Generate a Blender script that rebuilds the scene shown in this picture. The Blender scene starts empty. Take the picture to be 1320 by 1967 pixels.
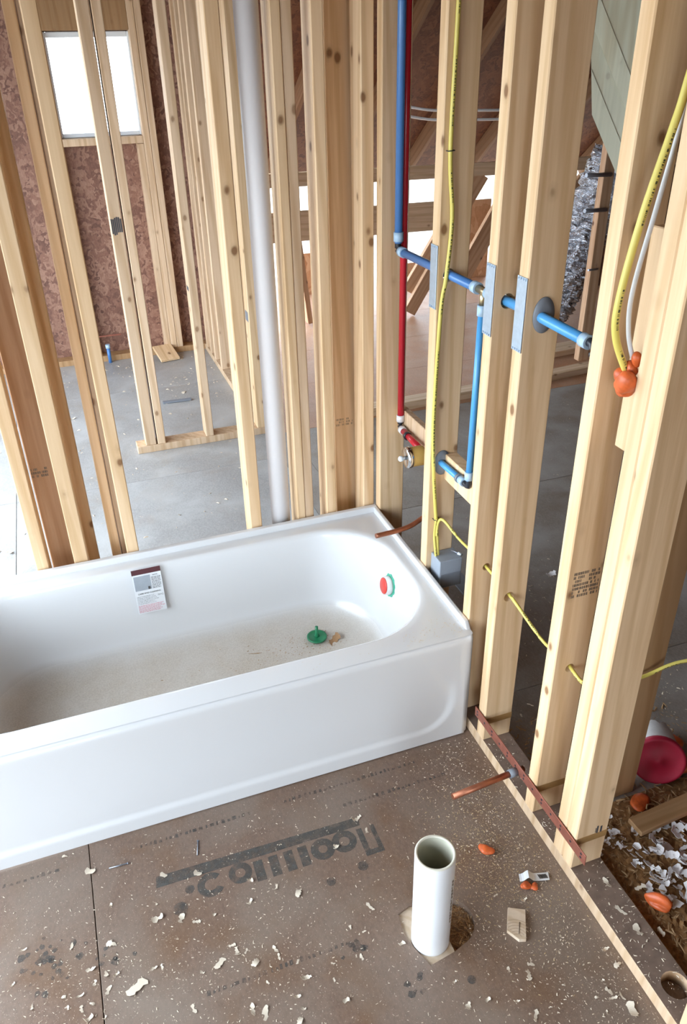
import bpy, bmesh, math, random
from mathutils import Vector, Matrix
random.seed(7)
SC = bpy.context.scene
COL = SC.collection

# ------------------------------------------------------------------ camera
cam_d = bpy.data.cameras.new('camera'); cam = bpy.data.objects.new('camera', cam_d); COL.objects.link(cam)
cam_d.sensor_fit = 'VERTICAL'; cam_d.sensor_height = 36.0; cam_d.lens = 1504.37 / 1967 * 36.0
cam_d.clip_start = 0.02; cam_d.clip_end = 200
R_ = Vector((0.94075379, -0.3385487, -0.01915924)); D_ = Vector((-0.18695135, -0.47070026, -0.86225892)); F_ = Vector((0.28289838, 0.8147552, -0.5061052))
m3 = Matrix((R_, -D_, -F_)).transposed()
cam.matrix_world = Matrix.Translation((-0.906, -1.4918, 1.781)) @ m3.to_4x4()
SC.camera = cam

# ------------------------------------------------------------------ world and light
wd = bpy.data.worlds.new('sky'); SC.world = wd; wd.use_nodes = True
bg = wd.node_tree.nodes['Background']; bg.inputs[0].default_value = (0.76, 0.89, 1.0, 1); bg.inputs[1].default_value = 8.0
def area(name, loc, rot, sx, sy, power, colr):
    d = bpy.data.lights.new(name, 'AREA'); d.shape = 'RECTANGLE'; d.size = sx; d.size_y = sy; d.energy = power; d.color = colr
    o = bpy.data.objects.new(name, d); COL.objects.link(o); o.location = loc; o.rotation_euler = rot
    d.cycles.is_portal = True
    return o
area('daylight_left_opening', (-2.55, 0.70, 1.10), (0, -math.pi/2, 0), 2.1, 5.2, 1, (1, 1, 1))
area('daylight_rear_opening', (-1.85, -3.85, 1.05), (math.pi/2, 0, 0), 1.1, 2.1, 1, (1, 1, 1))
area('daylight_back_opening', (-1.90, 3.98, 1.55), (-math.pi/2, 0, 0), 1.0, 1.3, 1, (1, 1, 1))

vs = SC.view_settings; vs.view_transform = 'Standard'; vs.look = 'None'; vs.gamma = 1.0; vs.use_curve_mapping = False
vs.exposure = 0.45
SC.cycles.use_denoising = True
SC.cycles.max_bounces = 6; SC.cycles.diffuse_bounces = 3; SC.cycles.glossy_bounces = 3
SC.cycles.caustics_reflective = False; SC.cycles.caustics_refractive = False
SC.cycles.use_adaptive_sampling = True; SC.cycles.adaptive_threshold = 0.1

# ------------------------------------------------------------------ materials
def nt(name):
    m = bpy.data.materials.new(name); m.use_nodes = True
    t = m.node_tree; return m, t, t.nodes, t.links, t.nodes['Principled BSDF']
def ramp(N, stops, interp='LINEAR'):
    r = N.new('ShaderNodeValToRGB'); r.color_ramp.interpolation = interp
    e = r.color_ramp.elements
    while len(e) < len(stops): e.new(0.5)
    for k, (p, c) in enumerate(stops):
        e[k].position = p; e[k].color = c if len(c) == 4 else (*c, 1)
    return r
def mixc(N, L, fac, a, b, mode='MIX'):
    x = N.new('ShaderNodeMix'); x.data_type = 'RGBA'; x.blend_type = mode
    for s, v in ((0, fac), (6, a), (7, b)):
        if isinstance(v, (int, float)): x.inputs[s].default_value = v
        elif isinstance(v, tuple): x.inputs[s].default_value = v if len(v) == 4 else (*v, 1)
        else: L.new(v, x.inputs[s])
    return x.outputs[2]
def noise(N, L, vec, scale, detail=3, rough=0.5, dist=0.0):
    n = N.new('ShaderNodeTexNoise'); n.inputs['Scale'].default_value = scale; n.inputs['Detail'].default_value = detail
    n.inputs['Roughness'].default_value = rough; n.inputs['Distortion'].default_value = dist
    if vec is not None: L.new(vec, n.inputs['Vector'])
    return n.outputs['Fac']
def mapping(N, L, vec, scale=(1, 1, 1), loc=(0, 0, 0), rot=(0, 0, 0)):
    m = N.new('ShaderNodeMapping'); m.inputs['Scale'].default_value = scale; m.inputs['Location'].default_value = loc
    m.inputs['Rotation'].default_value = rot; L.new(vec, m.inputs['Vector']); return m.outputs[0]
def bump(N, L, h, strength, dist, B):
    b = N.new('ShaderNodeBump'); b.inputs['Strength'].default_value = strength; b.inputs['Distance'].default_value = dist
    L.new(h, b.inputs['Height']); L.new(b.outputs[0], B.inputs['Normal'])
def plain(name, c, rough=0.5, metal=0.0, spec=0.5, vary=0.0, vscale=30):
    m, t, N, L, B = nt(name)
    B.inputs['Roughness'].default_value = rough; B.inputs['Metallic'].default_value = metal; B.inputs['Specular IOR Level'].default_value = spec
    tc = N.new('ShaderNodeTexCoord')
    n = noise(N, L, tc.outputs['Object'], vscale, 4, 0.6)
    v = vary
    r = ramp(N, [(0.3, tuple(x * (1 - v) for x in c)), (0.7, tuple(min(1, x * (1 + v * 0.6)) for x in c))])
    L.new(n, r.inputs[0]); L.new(r.outputs[0], B.inputs['Base Color'])
    return m
def wood(name, light, dark, knot=(0.20, 0.085, 0.03), knots=1.0):
    m, t, N, L, B = nt(name)
    tc = N.new('ShaderNodeTexCoord'); oi = N.new('ShaderNodeObjectInfo')
    mul = N.new('ShaderNodeVectorMath'); mul.operation = 'SCALE'; mul.inputs[0].default_value = (13.1, 7.7, 31.3); L.new(oi.outputs['Random'], mul.inputs['Scale'])
    add = N.new('ShaderNodeVectorMath'); add.operation = 'ADD'; L.new(tc.outputs['Object'], add.inputs[0]); L.new(mul.outputs[0], add.inputs[1])
    P = add.outputs[0]
    g1 = noise(N, L, mapping(N, L, P, (1, 1, 0.045)), 55, 5, 0.6, 0.3)
    g2 = noise(N, L, mapping(N, L, P, (1, 1, 0.09)), 9, 2, 0.5, 0.8)
    w = N.new('ShaderNodeTexWave'); w.wave_type = 'BANDS'; w.bands_direction = 'DIAGONAL'; w.inputs['Scale'].default_value = 13; w.inputs['Distortion'].default_value = 5; w.inputs['Detail'].default_value = 2; w.inputs['Detail Scale'].default_value = 1.2
    L.new(mapping(N, L, P, (1, 1, 0.05)), w.inputs['Vector'])
    r1 = ramp(N, [(0.3, dark), (0.72, light)]); L.new(g2, r1.inputs[0])
    c1 = mixc(N, L, 0.30, r1.outputs[0], dark)
    r2 = ramp(N, [(0.35, (0, 0, 0)), (0.65, (1, 1, 1))]); L.new(g1, r2.inputs[0])
    c2 = mixc(N, L, r2.outputs[0], c1, light)
    r3 = ramp(N, [(0.55, (1, 1, 1)), (0.95, (0.86, 0.80, 0.72))]); L.new(w.outputs['Fac'], r3.inputs[0])
    c3 = mixc(N, L, 0.8, c2, r3.outputs[0], 'MULTIPLY')
    # knots
    vo = N.new('ShaderNodeTexVoronoi'); vo.inputs['Scale'].default_value = 1.0
    L.new(mapping(N, L, P, (11.5, 11.5, 7.5)), vo.inputs['Vector'])
    nk = noise(N, L, mapping(N, L, P, (1, 1, 0.4)), 60, 2)
    ad = N.new('ShaderNodeMath'); ad.operation = 'MULTIPLY_ADD'; L.new(nk, ad.inputs[0]); ad.inputs[1].default_value = 0.06; L.new(vo.outputs['Distance'], ad.inputs[2])
    rk = ramp(N, [(0.10, (0.88,) * 3), (0.125, (0.55,) * 3), (0.155, (0.14,) * 3), (0.23, (0, 0, 0))]); L.new(ad.outputs[0], rk.inputs[0])
    kf = N.new('ShaderNodeMath'); kf.operation = 'MULTIPLY'; L.new(rk.outputs[0], kf.inputs[0]); kf.inputs[1].default_value = knots
    c4 = mixc(N, L, kf.outputs[0], c3, knot)
    hs = N.new('ShaderNodeHueSaturation'); L.new(c4, hs.inputs['Color'])
    mr = N.new('ShaderNodeMapRange'); mr.inputs[3].default_value = 0.90; mr.inputs[4].default_value = 1.08; L.new(oi.outputs['Random'], mr.inputs[0]); L.new(mr.outputs[0], hs.inputs['Value'])
    L.new(hs.outputs[0], B.inputs['Base Color'])
    B.inputs['Roughness'].default_value = 0.62; B.inputs['Specular IOR Level'].default_value = 0.35
    bump(N, L, g1, 0.25, 0.001, B)
    return m
def osb(name, c_lo, c_mid, c_hi, rough=0.6, scale=1.0, coord='Object'):
    m, t, N, L, B = nt(name)
    tc = N.new('ShaderNodeTexCoord'); P = tc.outputs[coord]
    v1 = N.new('ShaderNodeTexVoronoi'); v1.inputs['Scale'].default_value = 14 * scale
    nz = N.new('ShaderNodeTexNoise'); nz.inputs['Scale'].default_value = 6 * scale; L.new(P, nz.inputs['Vector'])
    sv = N.new('ShaderNodeVectorMath'); sv.operation = 'MULTIPLY_ADD'; L.new(nz.outputs['Color'], sv.inputs[0]); sv.inputs[1].default_value = (0.25, 0.25, 0.25); L.new(P, sv.inputs[2])
    L.new(mapping(N, L, sv.outputs[0], (1.0, 0.55, 0.45), rot=(0.4, 0.5, 0.6)), v1.inputs['Vector'])
    bw = N.new('ShaderNodeSeparateColor'); L.new(v1.outputs['Color'], bw.inputs[0])
    n2 = noise(N, L, mapping(N, L, P, (1, 0.4, 0.4), rot=(0.3, 0.2, 0.7)), 60 * scale, 4, 0.65)
    mx = N.new('ShaderNodeMath'); mx.operation = 'MULTIPLY_ADD'; L.new(bw.outputs[0], mx.inputs[0]); mx.inputs[1].default_value = 0.5
    hf = N.new('ShaderNodeMath'); hf.operation = 'MULTIPLY'; L.new(n2, hf.inputs[0]); hf.inputs[1].default_value = 0.55; L.new(hf.outputs[0], mx.inputs[2])
    r = ramp(N, [(0.22, c_lo), (0.5, c_mid), (0.82, c_hi)]); L.new(mx.outputs[0], r.inputs[0])
    L.new(r.outputs[0], B.inputs['Base Color']); B.inputs['Roughness'].default_value = rough
    bump(N, L, mx.outputs[0], 0.3, 0.002, B)
    return m
def subfloor(name, base, dust, stain, dust_amt, rough):
    m, t, N, L, B = nt(name)
    tc = N.new('ShaderNodeTexCoord'); P = tc.outputs['Object']
    fine = noise(N, L, mapping(N, L, P, (1, 0.5, 1)), 180, 4, 0.7)
    big = noise(N, L, P, 3.2, 3, 0.55, 0.4)
    big2 = noise(N, L, mapping(N, L, P, (1, 1, 1), (5, 2, 0)), 6.0, 4, 0.6, 0.5)
    r0 = ramp(N, [(0.25, tuple(x * 0.72 for x in base)), (0.75, tuple(min(1, x * 1.25) for x in base))]); L.new(fine, r0.inputs[0])
    rs = ramp(N, [(0.50, (0, 0, 0)), (0.70, (0.55,) * 3)]); L.new(big2, rs.inputs[0])
    c = mixc(N, L, rs.outputs[0], r0.outputs[0], stain)
    rd = ramp(N, [(0.42, (0, 0, 0)), (0.68, (dust_amt,) * 3)]); L.new(big, rd.inputs[0])
    c = mixc(N, L, rd.outputs[0], c, dust)
    # tiny pale specks of dust
    sp = noise(N, L, P, 420, 1, 0.5); rsp = ramp(N, [(0.70, (0, 0, 0)), (0.76, (0.5,) * 3)]); L.new(sp, rsp.inputs[0])
    c = mixc(N, L, rsp.outputs[0], c, (0.55, 0.48, 0.40))
    L.new(c, B.inputs['Base Color']); B.inputs['Roughness'].default_value = rough; B.inputs['Specular IOR Level'].default_value = 0.5
    bump(N, L, fine, 0.15, 0.001, B)
    return m

M = {}
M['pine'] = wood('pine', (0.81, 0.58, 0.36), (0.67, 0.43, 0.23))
M['pine_far'] = wood('pine_weathered', (0.72, 0.52, 0.35), (0.55, 0.37, 0.23), knots=0.8)
M['pine_red'] = wood('pine_reddish', (0.58, 0.36, 0.22), (0.46, 0.26, 0.145), (0.10, 0.03, 0.015))
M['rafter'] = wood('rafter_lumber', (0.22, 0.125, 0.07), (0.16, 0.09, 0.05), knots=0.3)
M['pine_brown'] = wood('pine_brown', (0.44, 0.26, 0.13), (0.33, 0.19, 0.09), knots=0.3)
M['green_wood'] = wood('treated_lumber', (0.80, 0.78, 0.61), (0.68, 0.67, 0.51), knots=0.3)
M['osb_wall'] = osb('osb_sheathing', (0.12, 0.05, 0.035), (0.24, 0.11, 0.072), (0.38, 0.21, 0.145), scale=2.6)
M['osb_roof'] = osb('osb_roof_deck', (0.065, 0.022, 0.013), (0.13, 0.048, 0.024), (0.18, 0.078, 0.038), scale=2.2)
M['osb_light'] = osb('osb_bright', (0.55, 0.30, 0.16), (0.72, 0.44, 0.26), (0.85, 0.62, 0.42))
M['floor_bath'] = subfloor('subfloor_bath', (0.19, 0.122, 0.088), (0.265, 0.215, 0.175), (0.165, 0.082, 0.036), 0.6, 0.45)
M['floor_hall'] = subfloor('subfloor_hall', (0.36, 0.35, 0.345), (0.50, 0.50, 0.50), (0.33, 0.28, 0.24), 0.8, 0.40)
M['floor_store'] = subfloor('subfloor_store', (0.26, 0.215, 0.18), (0.40, 0.37, 0.345), (0.18, 0.12, 0.08), 0.7, 0.45)
M['floor_attic'] = subfloor('subfloor_attic', (0.45, 0.22, 0.115), (0.48, 0.31, 0.21), (0.38, 0.18, 0.09), 0.6, 0.5)
M['plate_dirt'] = plain('dirty_lumber', (0.215, 0.145, 0.11), 0.6, vary=0.25, vscale=35)
M['ground'] = plain('dry_ground', (0.26, 0.23, 0.19), 0.9, vary=0.2, vscale=0.3)
M['pvc'] = plain('white_pvc', (0.86, 0.86, 0.87), 0.28, vary=0.03, vscale=6)
M['pvc_vent'] = plain('matt_pvc', (0.80, 0.76, 0.76), 0.5, vary=0.03, vscale=6)
M['pvc_in'] = plain('pvc_inside', (0.60, 0.58, 0.47), 0.4, vary=0.06)
M['pvc_edge'] = plain('pvc_cut_edge', (0.70, 0.66, 0.55), 0.5, vary=0.05)
M['blue'] = plain('blue_pex', (0.075, 0.20, 0.47), 0.28, vary=0.05)
M['blue_light'] = plain('light_blue_pex', (0.085, 0.34, 0.68), 0.28, vary=0.05)
M['red'] = plain('red_pex', (0.50, 0.018, 0.03), 0.25, vary=0.05)
M['ring'] = plain('crimp_ring', (0.42, 0.58, 0.74), 0.35, vary=0.05)
M['ring_white'] = plain('pale_crimp_ring', (0.72, 0.68, 0.68), 0.35, vary=0.05)
M['black'] = plain('black_plastic', (0.02, 0.022, 0.03), 0.35, vary=0.1)
M['brass'] = plain('tarnished_brass', (0.55, 0.45, 0.28), 0.3, 0.9, vary=0.1)
M['steel'] = plain('galvanised_steel', (0.55, 0.66, 0.78), 0.38, 0.75, vary=0.1, vscale=60)
M['chrome'] = plain('chrome', (0.75, 0.77, 0.80), 0.12, 1.0, vary=0.03)
M['copper'] = plain('copper_tube', (0.36, 0.13, 0.07), 0.40, 0.75, vary=0.25, vscale=40)
M['strap'] = plain('coppery_strap', (0.36, 0.125, 0.085), 0.45, 0.45, vary=0.2, vscale=40)
M['grey'] = plain('grey_plastic', (0.20, 0.215, 0.245), 0.45, vary=0.08)
M['box'] = plain('grey_box', (0.30, 0.33, 0.38), 0.5, vary=0.06)
M['yellow_band'] = plain('tan_plastic', (0.58, 0.36, 0.10), 0.4, vary=0.08)
M['clear'] = plain('milky_plastic', (0.75, 0.80, 0.84), 0.15, vary=0.03)
M['wire_white'] = plain('white_cable', (0.78, 0.78, 0.80), 0.45, vary=0.04)
M['foam'] = plain('orange_foam', (0.66, 0.125, 0.03), 0.42, vary=0.3, vscale=50)
M['shaving'] = plain('pine_shaving', (0.68, 0.58, 0.46), 0.7, vary=0.12, vscale=60)
M['shaving_pale'] = plain('pale_shaving', (0.84, 0.80, 0.80), 0.7, vary=0.2, vscale=60)
M['shaving_brown'] = plain('brown_shaving', (0.37, 0.22, 0.105), 0.8, vary=0.35, vscale=60)
M['dust'] = plain('sawdust_grain', (0.72, 0.60, 0.46), 0.8, vary=0.2, vscale=80)
M['dust_tan'] = plain('golden_sawdust', (0.46, 0.33, 0.18), 0.8, vary=0.3, vscale=80)
M['insul'] = plain('loose_fibre', (0.30, 0.15, 0.055), 0.9, vary=0.45, vscale=90)
M['ink'] = plain('ink_mark', (0.075, 0.07, 0.065), 0.55, vary=0.3, vscale=40)
M['ink_soft'] = plain('faded_ink', (0.12, 0.115, 0.105), 0.55, vary=0.35, vscale=45)
M['ink_faded'] = plain('faded_ink_thin', (0.10, 0.10, 0.095), 0.55, vary=0.3, vscale=45)
M['ink_stud'] = plain('grade_ink', (0.20, 0.15, 0.11), 0.6, vary=0.2)
M['ink_faint'] = plain('faint_grade_ink', (0.42, 0.29, 0.18), 0.6, vary=0.2)
M['paper'] = plain('sticker_paper', (0.72, 0.73, 0.75), 0.4, vary=0.02)
M['maroon'] = plain('maroon_print', (0.085, 0.02, 0.025), 0.45, vary=0.15)
M['pink'] = plain('pink_print', (0.62, 0.24, 0.28), 0.5, vary=0.1)
M['photo_grey'] = plain('grey_print', (0.34, 0.37, 0.41), 0.45, vary=0.12, vscale=20)
M['green'] = plain('green_plastic', (0.012, 0.18, 0.075), 0.35, vary=0.1)
M['green_pale'] = plain('pale_green_plastic', (0.06, 0.40, 0.26), 0.35, vary=0.1)
M['red_cap'] = plain('red_cap', (0.62, 0.055, 0.04), 0.35, vary=0.06)
M['red_lid'] = plain('crimson_plastic', (0.40, 0.012, 0.04), 0.5, vary=0.1)
M['leaf'] = plain('brown_paper_scrap', (0.34, 0.19, 0.09), 0.8, vary=0.3)
M['white_plastic'] = plain('scuffed_white_plastic', (0.68, 0.66, 0.65), 0.45, vary=0.15)
M['nail'] = plain('nail_steel', (0.35, 0.37, 0.42), 0.4, 0.8, vary=0.1)
M['vinyl'] = plain('white_vinyl', (0.85, 0.87, 0.90), 0.35, vary=0.02)
M['offcut'] = wood('offcut_end_grain', (0.72, 0.58, 0.44), (0.60, 0.46, 0.33), knots=0.0)
M['stain'] = plain('dark_stain', (0.06, 0.06, 0.07), 0.7, vary=0.3)
M['strap_shade'] = plain('amber_strap_shade', (0.42, 0.235, 0.085), 0.5, vary=0.15)
for k_, lo_, hi_ in (('ink_soft', 0.10, 0.62), ('ink_faded', 0.0, 0.42)):
    m_ = M[k_]; N_ = m_.node_tree.nodes; L_2 = m_.node_tree.links; B_ = N_['Principled BSDF']; tc_ = N_.new('ShaderNodeTexCoord')
    n_ = noise(N_, L_2, tc_.outputs['Object'], 28, 5, 0.75); r_ = ramp(N_, [(0.35, (lo_,) * 3), (0.65, (hi_,) * 3)]); L_2.new(n_, r_.inputs[0]); L_2.new(r_.outputs[0], B_.inputs['Alpha'])
# yellow cable with printed lettering along one side (uv: length in metres, angle)
def cable_mat():
    m, t, N, L, B = nt('yellow_cable'); tc = N.new('ShaderNodeTexCoord')
    s = N.new('ShaderNodeSeparateXYZ'); L.new(tc.outputs['UV'], s.inputs[0])
    cx = N.new('ShaderNodeCombineXYZ'); L.new(s.outputs[0], cx.inputs[0])
    n = noise(N, L, cx.outputs[0], 190, 2, 0.7); n2 = noise(N, L, cx.outputs[0], 9, 0)
    a = N.new('ShaderNodeMath'); a.operation = 'GREATER_THAN'; L.new(n, a.inputs[0]); a.inputs[1].default_value = 0.5
    b = N.new('ShaderNodeMath'); b.operation = 'GREATER_THAN'; L.new(n2, b.inputs[0]); b.inputs[1].default_value = 0.47
    c = N.new('ShaderNodeMath'); c.operation = 'COMPARE'; L.new(s.outputs[1], c.inputs[0]); c.inputs[1].default_value = 0.5; c.inputs[2].default_value = 0.05
    p = N.new('ShaderNodeMath'); p.operation = 'MULTIPLY'; L.new(a.outputs[0], p.inputs[0]); L.new(b.outputs[0], p.inputs[1])
    q = N.new('ShaderNodeMath'); q.operation = 'MULTIPLY'; L.new(p.outputs[0], q.inputs[0]); L.new(c.outputs[0], q.inputs[1])
    L.new(mixc(N, L, q.outputs[0], (0.70, 0.58, 0.13), (0.05, 0.05, 0.02)), B.inputs['Base Color']); B.inputs['Roughness'].default_value = 0.42
    return m
M['yellow'] = cable_mat()
def foil_mat():
    m, t, N, L, B = nt('foil'); tc = N.new('ShaderNodeTexCoord')
    n = noise(N, L, mapping(N, L, tc.outputs['Object'], (1, 1, 2.2)), 16, 4, 0.7, 1.0)
    B.inputs['Base Color'].default_value = (0.72, 0.72, 0.76, 1); B.inputs['Metallic'].default_value = 1; B.inputs['Roughness'].default_value = 0.22
    bump(N, L, n, 1.0, 0.05, B); return m
M['foil'] = foil_mat()
def tub_mat():
    m, t, N, L, B = nt('bath_enamel'); tc = N.new('ShaderNodeTexCoord')
    P = tc.outputs['Object']
    s = N.new('ShaderNodeSeparateXYZ'); L.new(P, s.inputs[0])
    # dust film that has settled on the basin floor
    mr = N.new('ShaderNodeMapRange'); mr.inputs[1].default_value = 0.115; mr.inputs[2].default_value = 0.06; L.new(s.outputs[2], mr.inputs[0])
    ge = N.new('ShaderNodeMath'); ge.operation = 'GREATER_THAN'; L.new(s.outputs[1], ge.inputs[0]); ge.inputs[1].default_value = 0.06
    n = noise(N, L, P, 7, 4, 0.6); n2 = noise(N, L, P, 230, 2, 0.6)
    r = ramp(N, [(0.25, (0.6,) * 3), (0.75, (1.0,) * 3)]); L.new(n, r.inputs[0])
    f = N.new('ShaderNodeMath'); f.operation = 'MULTIPLY'; L.new(mr.outputs[0], f.inputs[0]); L.new(ge.outputs[0], f.inputs[1])
    f2 = N.new('ShaderNodeMath'); f2.operation = 'MULTIPLY'; L.new(f.outputs[0], f2.inputs[0]); L.new(r.outputs[0], f2.inputs[1])
    r2 = ramp(N, [(0.3, (0.40, 0.335, 0.265)), (0.7, (0.53, 0.465, 0.385))]); L.new(n2, r2.inputs[0])
    c = mixc(N, L, f2.outputs[0], (0.68, 0.675, 0.68), r2.outputs[0]); L.new(c, B.inputs['Base Color'])
    ro = N.new('ShaderNodeMapRange'); ro.inputs[3].default_value = 0.16; ro.inputs[4].default_value = 0.6; L.new(f2.outputs[0], ro.inputs[0]); L.new(ro.outputs[0], B.inputs['Roughness'])
    B.inputs['Coat Weight'].default_value = 0.3; B.inputs['Coat Roughness'].default_value = 0.06
    return m
M['tub'] = tub_mat()

# ------------------------------------------------------------------ mesh helpers
def link(o, parent=None):
    COL.objects.link(o)
    if parent is not None: o.parent = parent
    return o
def tag(o, label=None, cat=None, group=None, kind=None):
    if label: o['label'] = label
    if cat: o['category'] = cat
    if group: o['group'] = group
    if kind: o['kind'] = kind
    return o
def empty(name, loc=(0, 0, 0), rot=(0, 0, 0)):
    o = bpy.data.objects.new(name, None); o.empty_display_size = 0.05; o.location = loc; o.rotation_euler = rot; return link(o)
def from_bm(name, bm, mat, parent=None, smooth=False, loc=None, rot=None):
    bmesh.ops.recalc_face_normals(bm, faces=bm.faces)
    me = bpy.data.meshes.new(name); bm.to_mesh(me); bm.free()
    me.materials.append(M[mat] if isinstance(mat, str) else mat)
    if smooth:
        for p in me.polygons: p.use_smooth = True
    o = bpy.data.objects.new(name, me)
    if loc is not None: o.location = loc
    if rot is not None: o.rotation_euler = rot
    return link(o, parent)
def bbox(bm, x0, x1, y0, y1, z0, z1, bev=0.0, seg=1):
    r = bmesh.ops.create_cube(bm, size=1.0)
    vs_ = r['verts']
    for v in vs_:
        v.co = Vector((x0 if v.co.x < 0 else x1, y0 if v.co.y < 0 else y1, z0 if v.co.z < 0 else z1))
    if bev > 0:
        es = list({e for v in vs_ for e in v.link_edges})
        bmesh.ops.bevel(bm, geom=es, offset=bev, segments=seg, affect='EDGES', profile=0.5)
def box(name, x0, x1, y0, y1, z0, z1, mat, parent=None, bev=0.002, seg=1):
    """box whose own origin is at the middle of its base; longest side is laid along local z for the grain"""
    cx, cy = (x0 + x1) / 2, (y0 + y1) / 2
    bm = bmesh.new(); bbox(bm, x0 - cx, x1 - cx, y0 - cy, y1 - cy, 0, z1 - z0, bev, seg)
    return from_bm(name, bm, mat, parent, loc=(cx, cy, z0))
def hboard(name, p0, p1, w, h, mat, parent=None, bev=0.002, roll=0.0):
    """board of width w (sideways) and height h laid from p0 to p1 (centre line); grain along its length"""
    p0, p1 = Vector(p0), Vector(p1); d = p1 - p0; Ln = d.length
    bm = bmesh.new(); bbox(bm, -w / 2, w / 2, -h / 2, h / 2, 0, Ln, bev)
    z = d.normalized(); up = Vector((0, 0, 1)) if abs(z.z) < 0.95 else Vector((0, 1, 0))
    x = up.cross(z).normalized(); y = z.cross(x)
    mt = Matrix((x, y, z)).transposed().to_4x4(); mt = Matrix.Translation(p0) @ mt @ Matrix.Rotation(roll, 4, 'Z')
    o = from_bm(name, bm, mat, parent); o.matrix_world = mt
    return o
def spline(pts, n=8):
    P = [Vector(p) for p in pts]
    if len(P) < 3: return P
    out = []
    for i in range(len(P) - 1):
        a, b = P[max(0, i - 1)], P[i]; c, d = P[i + 1], P[min(len(P) - 1, i + 2)]
        for k in range(n):
            t = k / n
            out.append(0.5 * ((2 * b) + (c - a) * t + (2 * a - 5 * b + 4 * c - d) * t * t + (3 * b - a - 3 * c + d) * t ** 3))
    out.append(P[-1]); return out
def tube_bm(pts, r, seg=12, caps=True, bm=None, face_hint=None):
    bm = bm or bmesh.new(); uv = bm.loops.layers.uv.verify()
    P = [Vector(p) for p in pts]; rings = []; dist = 0; ds = []
    ref = Vector(face_hint) if face_hint else Vector((0, 0, 1))
    for i, p in enumerate(P):
        t = (P[min(i + 1, len(P) - 1)] - P[max(i - 1, 0)]).normalized()
        rf = ref if abs(t.dot(ref)) < 0.97 else Vector((0.3, 0.9, 0.2)).normalized()
        a = (rf - t * rf.dot(t)).normalized(); b = t.cross(a)
        rr = r(i / max(1, len(P) - 1)) if callable(r) else r
        rings.append([bm.verts.new(p + (a * math.cos(2 * math.pi * k / seg) + b * math.sin(2 * math.pi * k / seg)) * -rr) for k in range(seg)])
        if i: dist += (p - P[i - 1]).length
        ds.append(dist)
    for i in range(len(P) - 1):
        for k in range(seg):
            f = bm.faces.new((rings[i][k], rings[i][(k + 1) % seg], rings[i + 1][(k + 1) % seg], rings[i + 1][k])); f.smooth = True
            us = ((ds[i], k), (ds[i], k + 1), (ds[i + 1], k + 1), (ds[i + 1], k))
            for l, (u, kk) in zip(f.loops, us): l[uv].uv = (u, (kk / seg + 0.5) % 1.0001)
    if caps: bm.faces.new(list(reversed(rings[0]))); bm.faces.new(rings[-1])
    return bm
def tube(name, pts, r, mat, parent=None, seg=12, smooth_n=0, hint=None):
    if smooth_n: pts = spline(pts, smooth_n)
    return from_bm(name, tube_bm(pts, r, seg, face_hint=hint), mat, parent)
def lathe(name, prof, mat, parent=None, seg=24, loc=None, axis=None, smooth=True, closed=False):
    """prof: list of (radius, height) turned round local z; axis: world direction local z points to"""
    bm = bmesh.new(); rings = []
    for r, z in prof:
        rings.append([bm.verts.new((r * math.cos(2 * math.pi * k / seg), r * math.sin(2 * math.pi * k / seg), z)) for k in range(seg)] if r > 1e-6 else [bm.verts.new((0, 0, z))])
    pr = list(zip(rings[:-1], rings[1:]))
    if closed: pr.append((rings[-1], rings[0]))
    for a, b in pr:
        for k in range(seg):
            k2 = (k + 1) % seg
            q = [a[k] if len(a) > 1 else a[0], a[k2] if len(a) > 1 else None, b[k2] if len(b) > 1 else b[0], b[k] if len(b) > 1 else None]
            q = [v for v in q if v is not None]
            if len(q) >= 3:
                f = bm.faces.new(q); f.smooth = smooth
    if not closed:
        if len(rings[0]) > 1: bm.faces.new(list(reversed(rings[0])))
        if len(rings[-1]) > 1: bm.faces.new(rings[-1])
    o = from_bm(name, bm, mat, parent, loc=loc)
    if axis is not None: o.rotation_euler = Vector(axis).to_track_quat('Z', 'Y').to_euler()
    return o
def prism(name, poly, y0, y1, mat, parent=None, bev=0.0):
    """polygon given in x,z extruded from y0 to y1"""
    bm = bmesh.new()
    a = [bm.verts.new((x, y0, z)) for x, z in poly]; b = [bm.verts.new((x, y1, z)) for x, z in poly]; n = len(poly)
    bm.faces.new(a); bm.faces.new(list(reversed(b)))
    for k in range(n): bm.faces.new((a[k], a[(k + 1) % n], b[(k + 1) % n], b[k]))
    return from_bm(name, bm, mat, parent)
def cut(o, cutters):
    """bake boolean differences into o's mesh and drop the cutters"""
    for c in cutters:
        md = o.modifiers.new('cut', 'BOOLEAN'); md.operation = 'DIFFERENCE'; md.solver = 'EXACT'; md.object = c
    bpy.context.view_layer.update()
    dg = bpy.context.evaluated_depsgraph_get()
    me = bpy.data.meshes.new_from_object(o.evaluated_get(dg))
    o.modifiers.clear(); o.data = me
    for c in cutters: bpy.data.objects.remove(c, do_unlink=True)
def bore(x, z, r, y0, y1, seg=20):
    bm = tube_bm([(x, y0, z), (x, y1, z)], r, seg)
    return from_bm('cutter', bm, 'pine')

# ------------------------------------------------------------------ the setting
IN = 0.0254; T = 0.038; W = 0.089
floor = tag(empty('floor'), kind='structure')
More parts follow.
